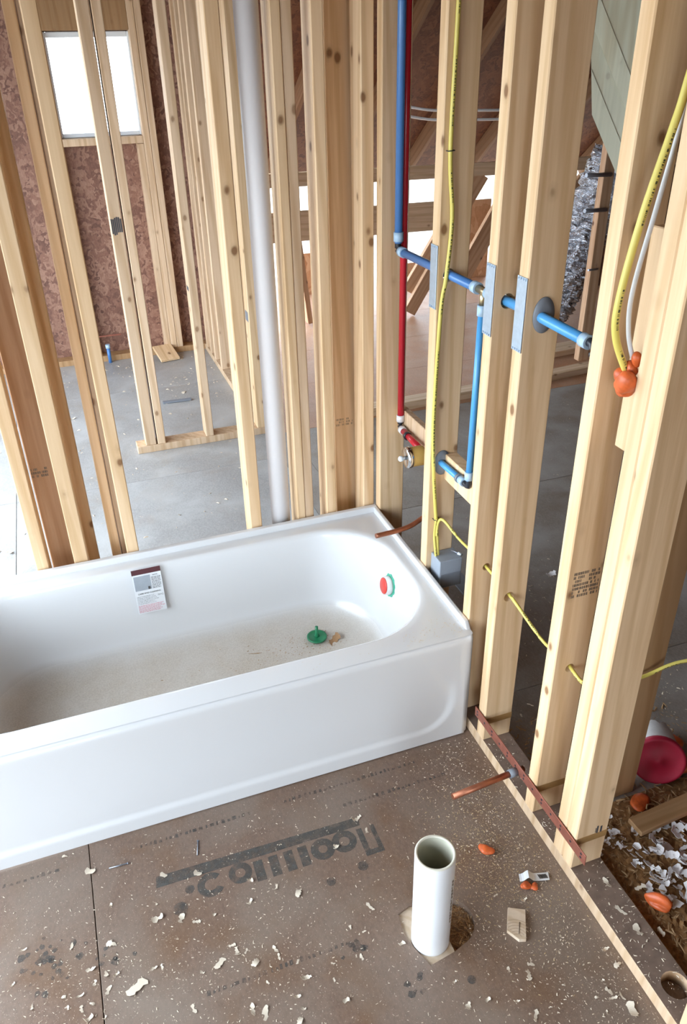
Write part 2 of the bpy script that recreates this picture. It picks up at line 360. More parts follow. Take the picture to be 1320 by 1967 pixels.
# bathroom floor panels; the one under the soil pipe has a hole cut in it
pA = box('floor_panel', -2.6, -1.1185, -4.0, 0.80, -0.02, 0, 'floor_bath', floor, 0.001)
pB = box('floor_panel', -1.1165, 0.105, -4.0, 0.80, -0.02, 0, 'floor_bath', floor, 0.001)
hx, hy = -0.335, -0.522
cutbm = bmesh.new()
poly = [(hx + 0.068 * math.cos(a), hy + 0.062 * math.sin(a)) for a in [math.radians(k) for k in range(-80, 100, 12)]]
poly += [(-0.400, -0.452), (-0.432, -0.462), (-0.440, -0.51), (-0.432, -0.545), (-0.412, -0.600), (-0.345, -0.590)]
va = [cutbm.verts.new((x, y, -0.05)) for x, y in poly]; vb = [cutbm.verts.new((x, y, 0.05)) for x, y in poly]
cutbm.faces.new(list(reversed(va))); cutbm.faces.new(vb)
for k in range(len(poly)): cutbm.faces.new((va[k], va[(k + 1) % len(poly)], vb[(k + 1) % len(poly)], vb[k]))
cut(pB, [from_bm('cutter', cutbm, 'pine')])
box('floor_packing', -0.55, -0.20, -0.70, -0.40, -0.045, -0.024, 'pine_red', floor, 0)
box('floor_packing', -0.50, -0.345, -0.64, -0.42, -0.0235, -0.006, 'offcut', floor, 0)
fh = tag(empty('floor_hall'), kind='structure')
for x0, x1 in ((-2.6, -1.30), (-1.298, -0.02)):
    for y0, y1 in ((0.802, 2.02), (2.022, 3.24), (3.242, 4.0)):
        box('floor_panel', x0, x1, y0, y1, -0.02, 0, 'floor_hall', fh, 0.001)
fs = tag(empty('floor_store'), kind='structure')
for y0, y1 in ((-4.0, -1.2), (-1.198, 0.10), (0.102, 1.30), (1.302, 2.30)):
    box('floor_panel', 0.107, 5.2, y0, y1, -0.02, 0, 'floor_store', fs, 0.001)
box('floor_panel', -0.018, 0.105, 0.802, 2.30, -0.02, 0, 'floor_store', fs, 0.001)
fa = tag(empty('floor_attic'), kind='structure')
for y0, y1 in ((2.302, 2.95), (2.952, 3.55), (3.552, 4.15), (4.152, 5.3)):
    box('floor_panel', -0.018, 5.2, y0, y1, -0.02, 0, 'floor_attic', fa, 0.001)

tag(box('floor_base', -2.6, 5.2, -4.0, 5.3, -0.30, -0.05, 'pine_brown', None, 0), kind='structure')
tag(box('ground', -60, 60, -60, 60, -3.2, -3.0, 'ground', None, 0), kind='structure')
# far sheathed wall with the window
wy = 3.96; wx0, wx1, wz0, wz1 = -0.765, -0.262, 1.37, 1.912
wb = tag(empty('wall_back'), kind='structure')
box('sheathing_panel', -1.4, wx0, wy, wy + 0.012, 0, 2.6, 'osb_wall', wb, 0)
box('sheathing_panel', -2.6, -2.4, wy, wy + 0.012, 0, 2.6, 'osb_wall', wb, 0)
box('sheathing_panel', -2.4, -1.4, wy, wy + 0.012, 2.2, 2.6, 'osb_wall', wb, 0)
box('sheathing_panel', -2.4, -1.4, wy, wy + 0.012, 0, 0.9, 'osb_wall', wb, 0)
box('sheathing_panel', wx1, 0.06, wy, wy + 0.012, 0, 2.6, 'osb_wall', wb, 0)
box('sheathing_panel', wx0, wx1, wy, wy + 0.012, 0, wz0, 'osb_wall', wb, 0)
box('sheathing_panel', wx0, wx1, wy, wy + 0.012, wz1, 2.6, 'osb_wall', wb, 0)
win = tag(empty('window_1', (-0.513, 3.95, 1.37)), kind='structure')
def wbox(n, x0, x1, y0, y1, z0, z1, m, bev=0.003):
    return box(n, x0 + 0.513, x1 + 0.513, y0 - 3.95, y1 - 3.95, z0 - 1.37, z1 - 1.37, m, win, bev)
wbox('frame_side', wx0, wx0 + 0.028, 3.93, 4.0, wz0, wz1, 'vinyl'); wbox('frame_side', wx1 - 0.028, wx1, 3.93, 4.0, wz0, wz1, 'vinyl')
wbox('frame_head', wx0 + 0.028, wx1 - 0.028, 3.93, 4.0, wz1 - 0.028, wz1, 'vinyl'); wbox('frame_sill', wx0 + 0.028, wx1 - 0.028, 3.93, 4.0, wz0, wz0 + 0.022, 'vinyl')
gm, gt, gN, gL, gB = nt('window_glass'); gB.inputs['Transmission Weight'].default_value = 1; gB.inputs['Roughness'].default_value = 0.0; gB.inputs['IOR'].default_value = 1.02; gB.inputs['Base Color'].default_value = (1, 1, 1, 1)
M['glass'] = gm
wbox('pane', wx0 + 0.028, wx1 - 0.028, 3.962, 3.966, wz0 + 0.022, wz1 - 0.028, 'glass', 0)
# unseen shell: side and rear walls with wide openings for the daylight, ceiling deck
wl = tag(empty('wall_left'), kind='structure')
box('wall_panel', -2.63, -2.56, -4.0, 4.0, -0.02, 0.05, 'osb_wall', wl, 0); box('wall_panel', -2.63, -2.56, -4.0, 4.0, 2.15, 2.6, 'osb_wall', wl, 0)
box('wall_panel', -2.63, -2.56, -4.0, -1.9, 0.05, 2.15, 'osb_wall', wl, 0); box('wall_panel', -2.63, -2.56, 3.3, 4.0, 0.05, 2.15, 'osb_wall', wl, 0)
wr = tag(empty('wall_rear'), kind='structure')
box('wall_panel', -2.6, 5.2, -4.0, -3.9, 2.10, 2.6, 'osb_wall', wr, 0)
box('wall_panel', -2.6, -2.4, -4.0, -3.9, 0, 2.10, 'osb_wall', wr, 0); box('wall_panel', -1.3, 5.2, -4.0, -3.9, 0, 2.10, 'osb_wall', wr, 0)
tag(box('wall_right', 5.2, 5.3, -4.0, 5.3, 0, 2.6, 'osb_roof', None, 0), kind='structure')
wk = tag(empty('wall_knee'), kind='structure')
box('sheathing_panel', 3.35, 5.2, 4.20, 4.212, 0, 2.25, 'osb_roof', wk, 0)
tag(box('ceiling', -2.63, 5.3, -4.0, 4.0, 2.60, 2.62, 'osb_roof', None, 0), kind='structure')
# sloping roof deck over the attic side
rd = bmesh.new()
q = [(0.25, 5.75, 0.78), (5.3, 5.75, 0.78), (5.3, 3.75, 2.62), (0.25, 3.75, 2.62)]
v0 = [rd.verts.new(p) for p in q]; v1 = [rd.verts.new((p[0], p[1] + 0.01, p[2] + 0.012)) for p in q]
rd.faces.new(v0); rd.faces.new(list(reversed(v1)))
for k in range(4): rd.faces.new((v0[k], v0[(k + 1) % 4], v1[(k + 1) % 4], v1[k]))
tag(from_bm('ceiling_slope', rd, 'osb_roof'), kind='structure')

# ------------------------------------------------------------------ studs
PW = 'studs of the plumbing wall'; BW = 'studs of the wall behind the bath'; CW = 'studs of the closet wall'; FW = 'studs of the far sheathed wall'; HW = 'studs of the far side wall'
def stud(x0, x1, y0, y1, z0, label, group, mat='pine', z1=2.44, lean=(0, 0), name='wall_stud'):
    o = box(name, x0, x1, y0, y1, z0, z1, mat, None, 0.0025)
    if lean != (0, 0):
        h = z1 - z0
        for v in o.data.vertices:
            v.co.x += lean[0] * v.co.z / h; v.co.y += lean[1] * v.co.z / h
    return tag(o, label, 'stud', group)
# bottom plates
plate = tag(box('bottom_plate', 0, W, -1.45, 0.765, 0, T, 'pine_far', None, 0.002), 'long bottom plate lying on the subfloor under the plumbing wall', 'plate')
def dirty_top(o, mat):
    o.data.materials.append(M[mat])
    for p in o.data.polygons:
        if (o.matrix_world.to_3x3() @ p.normal).z > 0.9 if False else p.normal.z > 0.9: p.material_index = 1
dirty_top(plate, 'plate_dirt')
cut(plate, [from_bm('cutter', tube_bm([(0.052, -0.84, -0.01), (0.052, -0.84, 0.1)], 0.030, 18), 'pine')])
tag(box('bottom_plate', -1.7, -0.002, 0.772, 0.859, 0, T, 'pine', None, 0.002), 'bottom plate hidden behind the far rim of the bath', 'plate')
# plumbing wall, far to near
sZ = stud(0.001, W, 0.728, 0.766, T, 'wide-faced corner stud right of the far bath corner, behind the blue riser', PW)
sA = stud(0.0, W, 0.345, 0.384, T, 'stud carrying the stapled yellow cable and the grey box at its foot', PW, lean=(0.0, 0.0))
sB = stud(0.0, W, 0.055, 0.093, T, 'stud with a nail plate right behind the brass tee', PW)
sC = stud(0.0, W, -0.078, -0.040, T, 'stud with the grey oval pipe flange on its face', PW)
sD = stud(0.0, W, -0.348, -0.310, T, 'stud with the printed grade stamp, right of the blue pipe elbow', PW)
sE1 = stud(0.0, W, -0.4855, -0.4475, T, 'farther stud of the nearest pair on the right', PW)
sE2 = stud(0.0, W, -0.524, -0.486, T, 'nearest full stud on the right, with many knots', PW)
sF = stud(0.006, W, -0.955, -0.905, T, 'stud foot just showing in the lower right corner', PW)
blk = tag(box('blocking_piece', 0.03, W, -0.447, -0.385, 1.122, 1.525, 'pine', None, 0.002), 'short pine block nailed beside the nearest stud pair', 'block')
cut(sA, [bore(0.034, 1.281, 0.0175, 0.30, 0.42), bore(0.035, 0.745, 0.018, 0.30, 0.42)])
cut(sB, [bore(0.037, 1.287, 0.018, 0.02, 0.12), bore(0.043, 0.556, 0.012, 0.02, 0.12)])
cut(sC, [bore(0.038, 1.288, 0.015, -0.1, 0.0), bore(0.037, 0.548, 0.015, -0.1, 0.0)])
cut(sD, [bore(0.044, 0.527, 0.012, -0.4, -0.27)])
# wall behind the bath, left to right
yb0, yb1 = 0.772, 0.859
stud(-1.153, -1.114, yb0, yb1, T, 'leftmost stud standing behind the bath', BW)
stud(-1.112, -1.036, 0.872, 0.91, 0.0, 'wide reddish flat board with dark knots behind the bath', BW, 'pine_red')
stud(-1.038, -0.994, yb0, yb1, T, 'stud right of the wide reddish board', BW, lean=(0.0, 0))
stud(-1.004, -0.963, 0.914, 1.003, 0.0, 'yellowish stud set back just right of the reddish board', BW, 'pine')
stud(-0.919, -0.889, 0.872, 0.96, 0.0, 'set-back stud with a seam, left of the lone bath-wall stud', BW, 'pine')
stud(-0.888, -0.860, 0.88, 0.968, 0.0, 'darker set-back stud pressed against the third bath-wall stud', BW, 'pine_far')
stud(-0.870, -0.832, yb0, yb1, T, 'third front stud from the left behind the bath', BW, lean=(-0.012, 0))
stud(-0.455, -0.416, yb0, yb1, T, 'slim stud just left of the white vent pipe', BW)
stud(-0.288, -0.2595, yb0, yb1, T, 'left half of the stud pair right of the vent pipe', BW)
stud(-0.259, -0.229, yb0 + 0.002, yb1, T, 'right half of the stud pair right of the vent pipe', BW, 'pine_far')
stud(-0.180, -0.146, yb0, yb1, T, 'stud with a bluish-white edge left of the wide tan board', BW)
stud(-0.112, -0.024, 0.872, 0.91, 0.0, 'wide tan flat board between the two right bath-wall studs', BW, 'pine')
stud(-0.043, -0.004, yb0, yb1, T, 'rightmost stud behind the bath, at its far corner', BW)
# closet wall beyond, and its plate
tag(box('bottom_plate', -0.70, -0.01, 2.325, 2.414, 0, T, 'pine_far', None, 0.002), 'bottom plate of the closet wall on the hall floor', 'plate')
stud(-0.654, -0.602, 2.330, 2.372, T, 'front stud of the doubled post at the closet wall end', CW, 'pine_far')
stud(-0.654, -0.602, 2.373, 2.414, T, 'back stud of the doubled post at the closet wall end', CW, 'pine')
stud(-0.594, -0.553, 2.326, 2.414, T, 'closet stud right next to the doubled end post', CW, 'pine_far')
stud(-0.340, -0.299, 2.326, 2.414, T, 'lone closet stud in the middle of its plate', CW, 'pine_far')
stud(-0.060, -0.018, 2.326, 2.414, T, 'closet stud with a dark tape mark, beside the vent pipe', CW)
# dark scorch on the doubled post and tape on the last stud
# far sheathed wall
tag(box('bottom_plate', -1.5, 0.04, 3.872, 3.958, 0, T, 'pine_brown', None, 0.001), 'shadow-toned bottom plate at the foot of the far sheathed wall', 'plate')  # brown pine colour stands in for the shadow strip along the wall foot
stud(-0.318, -0.280, 3.872, 3.958, T, 'left of the three studs right of the window', FW, 'pine_far', z1=1.325)
stud(-0.279, -0.238, 3.872, 3.958, T, 'middle of the three studs right of the window', FW, 'pine_far')
stud(-0.236, -0.196, 3.872, 3.958, T, 'right of the three studs right of the window', FW, 'pine_far')
stud(-0.806, -0.768, 3.872, 3.958, T, 'stud along the left side of the far window', FW, 'pine_far')
stud(-1.20, -1.162, 3.872, 3.958, T, 'stud on the far sheathed wall left of the window', FW, 'pine_far')
tag(box('window_sill_board', -0.767, -0.2795, 3.872, 3.958, 1.327, 1.368, 'pine_far', None, 0.002), 'rough sill board under the far window', 'board')
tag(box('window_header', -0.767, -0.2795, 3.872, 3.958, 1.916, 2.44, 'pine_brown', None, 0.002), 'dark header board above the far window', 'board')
# far side wall running towards the back
tag(box('bottom_plate', -0.045, 0.044, 2.55, 3.87, 0, T, 'pine_far', None, 0.002), 'bottom plate of the far side wall on the hall floor', 'plate')
for y, lab in ((3.78, 'pale far side-wall stud deepest in the corner'), (3.64, 'second far side-wall stud from the corner'), (3.50, 'third far side-wall stud from the corner'), (3.30, 'fourth far side-wall stud from the corner'), (2.98, 'fifth far side-wall stud from the corner'), (2.62, 'far side-wall stud closest to the closet wall')):
    stud(-0.045, 0.044, y, y + T, T, lab, HW, 'pine_far')
# stud behind the plumbing wall, its shade put into the brown wood colour
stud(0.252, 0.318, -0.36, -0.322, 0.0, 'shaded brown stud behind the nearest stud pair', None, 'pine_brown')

# grade stamps, stains, tape marks and painted strap shade (flat print, a part of their stud)
def stamp(parent, x0, x1, z0, z1, y, rows, mat, seed):
    rnd = random.Random(seed); bm = bmesh.new(); px, py, pz = parent.location
    n = rows; hgt = (z1 - z0) / n
    for r in range(n):
        za = z0 + r * hgt + hgt * 0.12; zb = z0 + (r + 1) * hgt - hgt * 0.2; x = x0
        while x < x1 - 0.002:
            w = rnd.uniform(0.0016, 0.005)
            if rnd.random() < 0.8: bbox(bm, x - px, min(x + w, x1) - px, y - 0.0006 - py, y + 0.0004 - py, za - pz, zb - pz)
            x += w + rnd.uniform(0.0008, 0.0022)
    o = from_bm('grade_stamp', bm, mat, parent); o['kind'] = 'stuff'; return o
def find(lbl): return next(o for o in COL.objects if o.get('label', '').startswith(lbl))
stamp(sD, 0.015, 0.082, 0.735, 0.805, -0.348, 7, 'ink_stud', 3)
stamp(find('wide reddish'), -1.108, -1.06, 0.655, 0.69, 0.872, 3, 'ink_stud', 4)
stamp(find('wide tan'), -0.105, -0.045, 0.66, 0.69, 0.872, 3, 'ink_faint', 5)
def smear(parent, x0, x1, y0, y1, z0, z1, mat, name='stain_or_shade_mark'):
    px, py, pz = parent.location; bm = bmesh.new(); bbox(bm, x0 - px, x1 - px, y0 - py, y1 - py, z0 - pz, z1 - pz)
    return from_bm(name, bm, mat, parent)
dp = find('front stud of the doubled')
for k in range(6):
    smear(dp, -0.652 + k * 0.008, -0.6455 + k * 0.008, 2.3293, 2.331, 1.10 - random.random() * 0.02, 1.155 + random.random() * 0.02, 'stain')
ct = find('closet stud with a dark tape'); smear(ct, -0.0608, -0.059, 2.34, 2.40, 0.615, 0.665, 'grey', 'tape_mark')
lc = find('lone closet stud'); smear(lc, -0.3408, -0.339, 2.34, 2.39, 0.80, 0.82, 'stain', 'tape_mark')
e2s = bmesh.new()
smear(sE2, 0.056, 0.060, -0.5246, -0.5238, 0.130, 0.172, 'stain'); smear(sE2, 0.066, 0.071, -0.5246, -0.5238, 0.128, 0.168, 'stain'); smear(sE2, 0.052, 0.055, -0.5246, -0.5238, 0.150, 0.166, 'ink_stud')
e2s.free()
for st, z in ((sC, 0.100), (sD, 0.115), (sE2, 0.125)):
    yy = st.location.y - 0.019
    smear(st, 0.003, 0.088, yy - 0.0007, yy + 0.0004, z, z + 0.022, 'strap_shade')  # amber bands paint the strap's cast shade and coppery reflection on the studs

# ------------------------------------------------------------------ bathtub
def rrect(x0, x1, y0, y1, r, z, nc=12, nl=24, ns=12):
    pts = []
    def arc(cx, cy, a0):
        for k in range(nc): a = a0 + (math.pi / 2) * k / nc; pts.append((cx + r * math.cos(a), cy + r * math.sin(a), z))
    def seg(ax, ay, bx, by, n):
        for k in range(n): t = k / n; pts.append((ax + (bx - ax) * t, ay + (by - ay) * t, z))
    arc(x1 - r, y0 + r, -math.pi / 2); seg(x1, y0 + r, x1, y1 - r, ns)
    arc(x1 - r, y1 - r, 0); seg(x1 - r, y1, x0 + r, y1, nl)
    arc(x0 + r, y1 - r, math.pi / 2); seg(x0, y1 - r, x0, y0 + r, ns)
    arc(x0 + r, y0 + r, math.pi); seg(x0 + r, y0, x1 - r, y0, nl)
    return pts
tub = empty('bathtub', (-0.762, 0.0, 0.0)); TX = 0.762
tag(tub, 'white alcove bathtub standing against the plumbing wall', 'bathtub')
bm = bmesh.new(); rings = []
spec = [(-1.522, -0.003, 0.014, 0.748, 0.012, 0.366), (-1.50, -0.020, 0.030, 0.735, 0.03, 0.3675), (-1.464, -0.045, 0.080, 0.704, 0.20, 0.3675), (-1.456, -0.052, 0.0875, 0.699, 0.222, 0.366), (-1.449, -0.058, 0.094, 0.694, 0.225, 0.361), (-1.444, -0.062, 0.098, 0.690, 0.225, 0.350), (-1.440, -0.066, 0.101, 0.687, 0.224, 0.325),
        (-1.42, -0.078, 0.110, 0.678, 0.22, 0.25), (-1.39, -0.092, 0.121, 0.667, 0.21, 0.17), (-1.37, -0.103, 0.131, 0.657, 0.205, 0.125), (-1.345, -0.118, 0.145, 0.643, 0.195, 0.092), (-1.32, -0.138, 0.163, 0.625, 0.18, 0.072), (-1.28, -0.170, 0.19, 0.598, 0.16, 0.061), (-1.20, -0.23, 0.24, 0.55, 0.12, 0.056), (-1.1, -0.33, 0.33, 0.46, 0.05, 0.054)]
for s in spec: rings.append([bm.verts.new((x + TX, y, z)) for x, y, z in rrect(*s)])
n = len(rings[0])
for a, b in zip(rings[:-1], rings[1:]):
    for k in range(n): bm.faces.new((a[k], a[(k + 1) % n], b[(k + 1) % n], b[k]))
bm.faces.new(rings[-1])
from_bm('basin', bm, 'tub', tub, smooth=True)
# apron with the pressed panel line
def sstep(t): t = max(0, min(1, t)); return t * t * (3 - 2 * t)
def panel_d(x, z):
    # signed distance inside (>0) / outside (<0) of the raised panel: straight low line that sweeps up at the right end
    r = 0.10; zl, xl = 0.052, -0.068
    dx, dz = xl - x, z - zl
    if dx < r and dz < r: return r - math.hypot(r - dx, r - dz)
    return min(dx, dz)
bm = bmesh.new(); cols = []
plan = [(-1.522 + 1.502 * k / 150, None) for k in range(151)]
path = [(x, 0.004, 1) for x, _ in plan] + [(-0.02 + 0.0165 * math.sin(a), 0.004 + 0.0165 * (1 - math.cos(a)), 0) for a in [math.radians(d) for d in (15, 30, 45, 60, 75, 90)]] + [(-0.0035, 0.12, 0), (-0.0035, 0.748, 0)]
zs = [0.003 + 0.345 * k / 60 for k in range(61)]
for x, y, fr in path:
    col = []
    for z in zs:
        off = 0.0
        if fr: off = 0.0060 * (1 - sstep((panel_d(x, z) + 0.009) / 0.018)) * sstep((x + 1.5) / 0.02) * (1 - sstep((z - 0.12) / 0.13))
        # outside of the panel stands slightly back near the right end only
        col.append(bm.verts.new((x + TX, y - off * 0.9 + 0.0, z)))
    for k in range(1, 6):
        a = math.pi / 2 * k / 5; rr = 0.018
        if fr: col.append(bm.verts.new((x + TX, y + rr * (1 - math.cos(a)), 0.348 + rr * math.sin(a))))
        else: col.append(bm.verts.new((x + TX - 0.0 * k, y + (0.010 * (1 - math.cos(a)) if y < 0.02 else 0), 0.348 + rr * math.sin(a))))
    cols.append(col)
for a, b in zip(cols[:-1], cols[1:]):
    for k in range(len(a) - 1): bm.faces.new((a[k], b[k], b[k + 1], a[k + 1]))
from_bm('apron', bm, 'tub', tub, smooth=True)
bm = bmesh.new()
bbox(bm, -1.522 + TX, -0.001 + TX, 0.746, 0.766, 0.355, 0.388, 0.004, 2)
from_bm('tiling_flange', bm, 'tub', tub, smooth=False)
bm = bmesh.new(); bbox(bm, -0.016 + TX, -0.001 + TX, 0.030, 0.746, 0.355, 0.387, 0.004, 2)
for v in bm.verts:
    if v.co.y < 0.06 and v.co.z > 0.37: v.co.y += 0.02
from_bm('tiling_flange', bm, 'tub', tub)
# overflow plug fitting on the drain end
ofl = empty('overflow_fitting', (-0.072, 0.447, 0.262)); ax = Vector((-1, 0, 0.16)).normalized()
ofl.rotation_euler = ax.to_track_quat('Z', 'Y').to_euler()
tag(ofl, 'red-capped overflow fitting with scalloped green ring inside the bath', 'fitting')
bm = bmesh.new(); gp = []
for k in range(60):
    a = 2 * math.pi * k / 60; r = 0.037 + (0.0028 if (k // 3) % 2 else 0); gp.append((r * math.cos(a), r * math.sin(a)))
g0 = [bm.verts.new((x, y, -0.006)) for x, y in gp]; g1 = [bm.verts.new((x, y, 0.006)) for x, y in gp]
bm.faces.new(g0); bm.faces.new(list(reversed(g1)))
for k in range(60): bm.faces.new((g0[k], g0[(k + 1) % 60], g1[(k + 1) % 60], g1[k]))
from_bm('scalloped_ring', bm, 'green_pale', ofl)
lathe('collar', [(0.031, 0.005), (0.031, 0.012), (0.030, 0.026), (0.0, 0.026)], 'white_plastic', ofl, 32)
lathe('cap', [(0.0, 0.0262), (0.0275, 0.0265), (0.0275, 0.0285), (0.024, 0.0305), (0.0, 0.0305)], 'red_cap', ofl, 32)
# sticker on the back wall of the basin
stk = empty('care_sticker', (-0.828, 0.671, 0.29)); stk.rotation_euler = (math.radians(-8.5), 0, 0)
tag(stk, 'printed care sticker with a maroon band stuck inside the bath', 'sticker')
def sbox(nm, x0, x1, z0, z1, mat, d=0.0006):
    bm = bmesh.new(); bbox(bm, x0, x1, -0.0012 - d, -0.0008, z0, z1); return from_bm(nm, bm, mat, stk)
SW, SH = 0.092, 0.158
bm = bmesh.new(); bbox(bm, -SW / 2, SW / 2, -0.0012, 0.0, -SH / 2, SH / 2); from_bm('backing_sheet', bm, 'paper', stk)
sbox('title_band', -SW / 2, SW / 2, SH / 2 - 0.018, SH / 2, 'maroon')
sbox('picture', -SW / 2 + 0.004, 0.010, SH / 2 - 0.075, SH / 2 - 0.024, 'photo_grey')
sbox('picture_mark', -0.001, 0.006, SH / 2 - 0.074, SH / 2 - 0.064, 'ink', 0.0009)
def lines(nm, x0, x1, ztop, nrow, pitch, mat, seed, hh=0.0016):
    rnd = random.Random(seed); bm = bmesh.new()
    for r in range(nrow):
        z = ztop - r * pitch; x = x0; end = x1 - rnd.uniform(0, (x1 - x0) * 0.2)
        while x < end:
            w = rnd.uniform(0.003, 0.009); bbox(bm, x, min(x + w, end), -0.0019, -0.0008, z - hh, z); x += w + 0.0012
    o = from_bm(nm, bm, mat, stk); o['kind'] = 'stuff'; return o
lines('printed_lines', 0.013, SW / 2 - 0.002, SH / 2 - 0.034, 9, 0.0048, 'ink', 1)
lines('printed_lines', -SW / 2 + 0.004, 0.026, SH / 2 - 0.096, 6, 0.0052, 'ink_soft', 2)
lines('printed_lines', -SW / 2 + 0.004, SW / 2 - 0.004, SH / 2 - 0.129, 6, 0.0046, 'pink', 3)
def text(nm, body, size, loc, rot, mat, parent, ext=0.0002):
    c = bpy.data.curves.new(nm, 'FONT'); c.body = body; c.size = size; c.extrude = ext; c.align_x = 'CENTER'
    o = bpy.data.objects.new(nm, c); COL.objects.link(o); bpy.context.view_layer.update()
    me = bpy.data.meshes.new_from_object(o.evaluated_get(bpy.context.evaluated_depsgraph_get())); bpy.data.objects.remove(o, do_unlink=True)
    me.materials.clear(); me.materials.append(M[mat]); q = bpy.data.objects.new(nm, me); q.location = loc; q.rotation_euler = rot; return link(q, parent)
text('lettering', 'NOTE', 0.006, (0.026, -0.0015, SH / 2 - 0.029), (math.pi / 2, 0, 0), 'ink', stk)
text('lettering', 'CARE AND CLEANING', 0.0072, (0.0, -0.0015, SH / 2 - 0.089), (math.pi / 2, 0, 0), 'ink', stk)
text('lettering', 'DHQ', 0.008, (0.034, -0.0015, SH / 2 - 0.103), (math.pi / 2, 0, 0), 'ink_soft', stk)
# green test plug and scraps lying in the bath
pl = empty('test_plug', (-0.315, 0.515, 0.0555)); tag(pl, 'green plastic test plug with an upright stem lying in the bath', 'plug')
lathe('disc', [(0.0, 0.004), (0.030, 0.004), (0.034, 0.007), (0.034, 0.012), (0.029, 0.012), (0.027, 0.010), (0.010, 0.012), (0.0, 0.012)], 'green', pl, 32)
lathe('stem', [(0.009, 0.011), (0.007, 0.017), (0.0055, 0.022), (0.0055, 0.052), (0.0, 0.053)], 'green', pl, 16)
for k in range(5):
    a = k * 1.25; bm = bmesh.new(); bbox(bm, 0.024 * math.cos(a) - 0.004, 0.024 * math.cos(a) + 0.004, 0.024 * math.sin(a) - 0.004, 0.024 * math.sin(a) + 0.004, 0, 0.0045, 0.001); from_bm('lug', bm, 'green', pl)

# ------------------------------------------------------------------ shavings and dust
def flake_mesh(seed, curl, mat):
    rnd = random.Random(seed); nx, ny = 7, 3; bm = bmesh.new(); top = []; bot = []
    wv = [rnd.uniform(0.35, 1) for _ in range(nx + 1)]; wv[0] *= rnd.uniform(0.2, 0.7); wv[-1] *= rnd.uniform(0.1, 0.7)
    asp = rnd.uniform(0.32, 0.75); ph = rnd.uniform(0, 6); sk = rnd.uniform(-0.35, 0.35); tw = rnd.uniform(-0.9, 0.9)
    for i in range(nx + 1):
        u = i / nx - 0.5; rt = []; rb = []
        ang = u * curl
        xx = math.sin(ang) / curl if abs(curl) > 0.05 else u
        zz = (1 - math.cos(ang)) / curl if abs(curl) > 0.05 else 0
        for j in range(ny + 1):
            v = (j / ny - 0.5) * wv[i] * asp + 0.12 * math.sin(3 * u + ph) * asp + rnd.uniform(-0.05, 0.05)
            z = zz + v * math.sin(tw * u) + 0.25 * v * v
            rt.append(bm.verts.new((xx + sk * v, v, z + 0.03))); rb.append(bm.verts.new((xx + sk * v, v, z)))
        top.append(rt); bot.append(rb)
    for i in range(nx):
        for j in range(ny):
            bm.faces.new((top[i][j], top[i + 1][j], top[i + 1][j + 1], top[i][j + 1])); bm.faces.new((bot[i][j], bot[i][j + 1], bot[i + 1][j + 1], bot[i + 1][j]))
        bm.faces.new((top[i][0], bot[i][0], bot[i + 1][0], top[i + 1][0])); bm.faces.new((top[i][ny], top[i + 1][ny], bot[i + 1][ny], bot[i][ny]))
    for i in (0, nx):
        for j in range(ny): bm.faces.new((top[i][j], top[i][j + 1], bot[i][j + 1], bot[i][j]))
    zmin = min(v.co.z for v in bm.verts)
    for v in bm.verts: v.co.z -= zmin
    bmesh.ops.recalc_face_normals(bm, faces=bm.faces)
    me = bpy.data.meshes.new('flake'); bm.to_mesh(me); bm.free(); me.materials.append(M[mat])
    return me
FL = {m: [flake_mesh(100 * i + s, [0.3, 0.9, 1.6, 2.4, 3.4, -0.9, 0.1, 2.0][s % 8], m) for s in range(16)] for i, m in enumerate(('shaving', 'shaving_pale', 'shaving_brown'))}
def flake(x, y, z, size, mat='shaving', name='wood_shaving', tilt=0.15):
    o = bpy.data.objects.new(name, random.choice(FL[mat])); link(o)
    o.location = (x, y, z + 0.0003); o.scale = (size * 1.15,) * 3 if size < 0.02 else (size, size, size * 0.8)
    o.rotation_euler = (random.uniform(-tilt, tilt), random.uniform(-tilt, tilt), random.uniform(0, 6.28)); return o
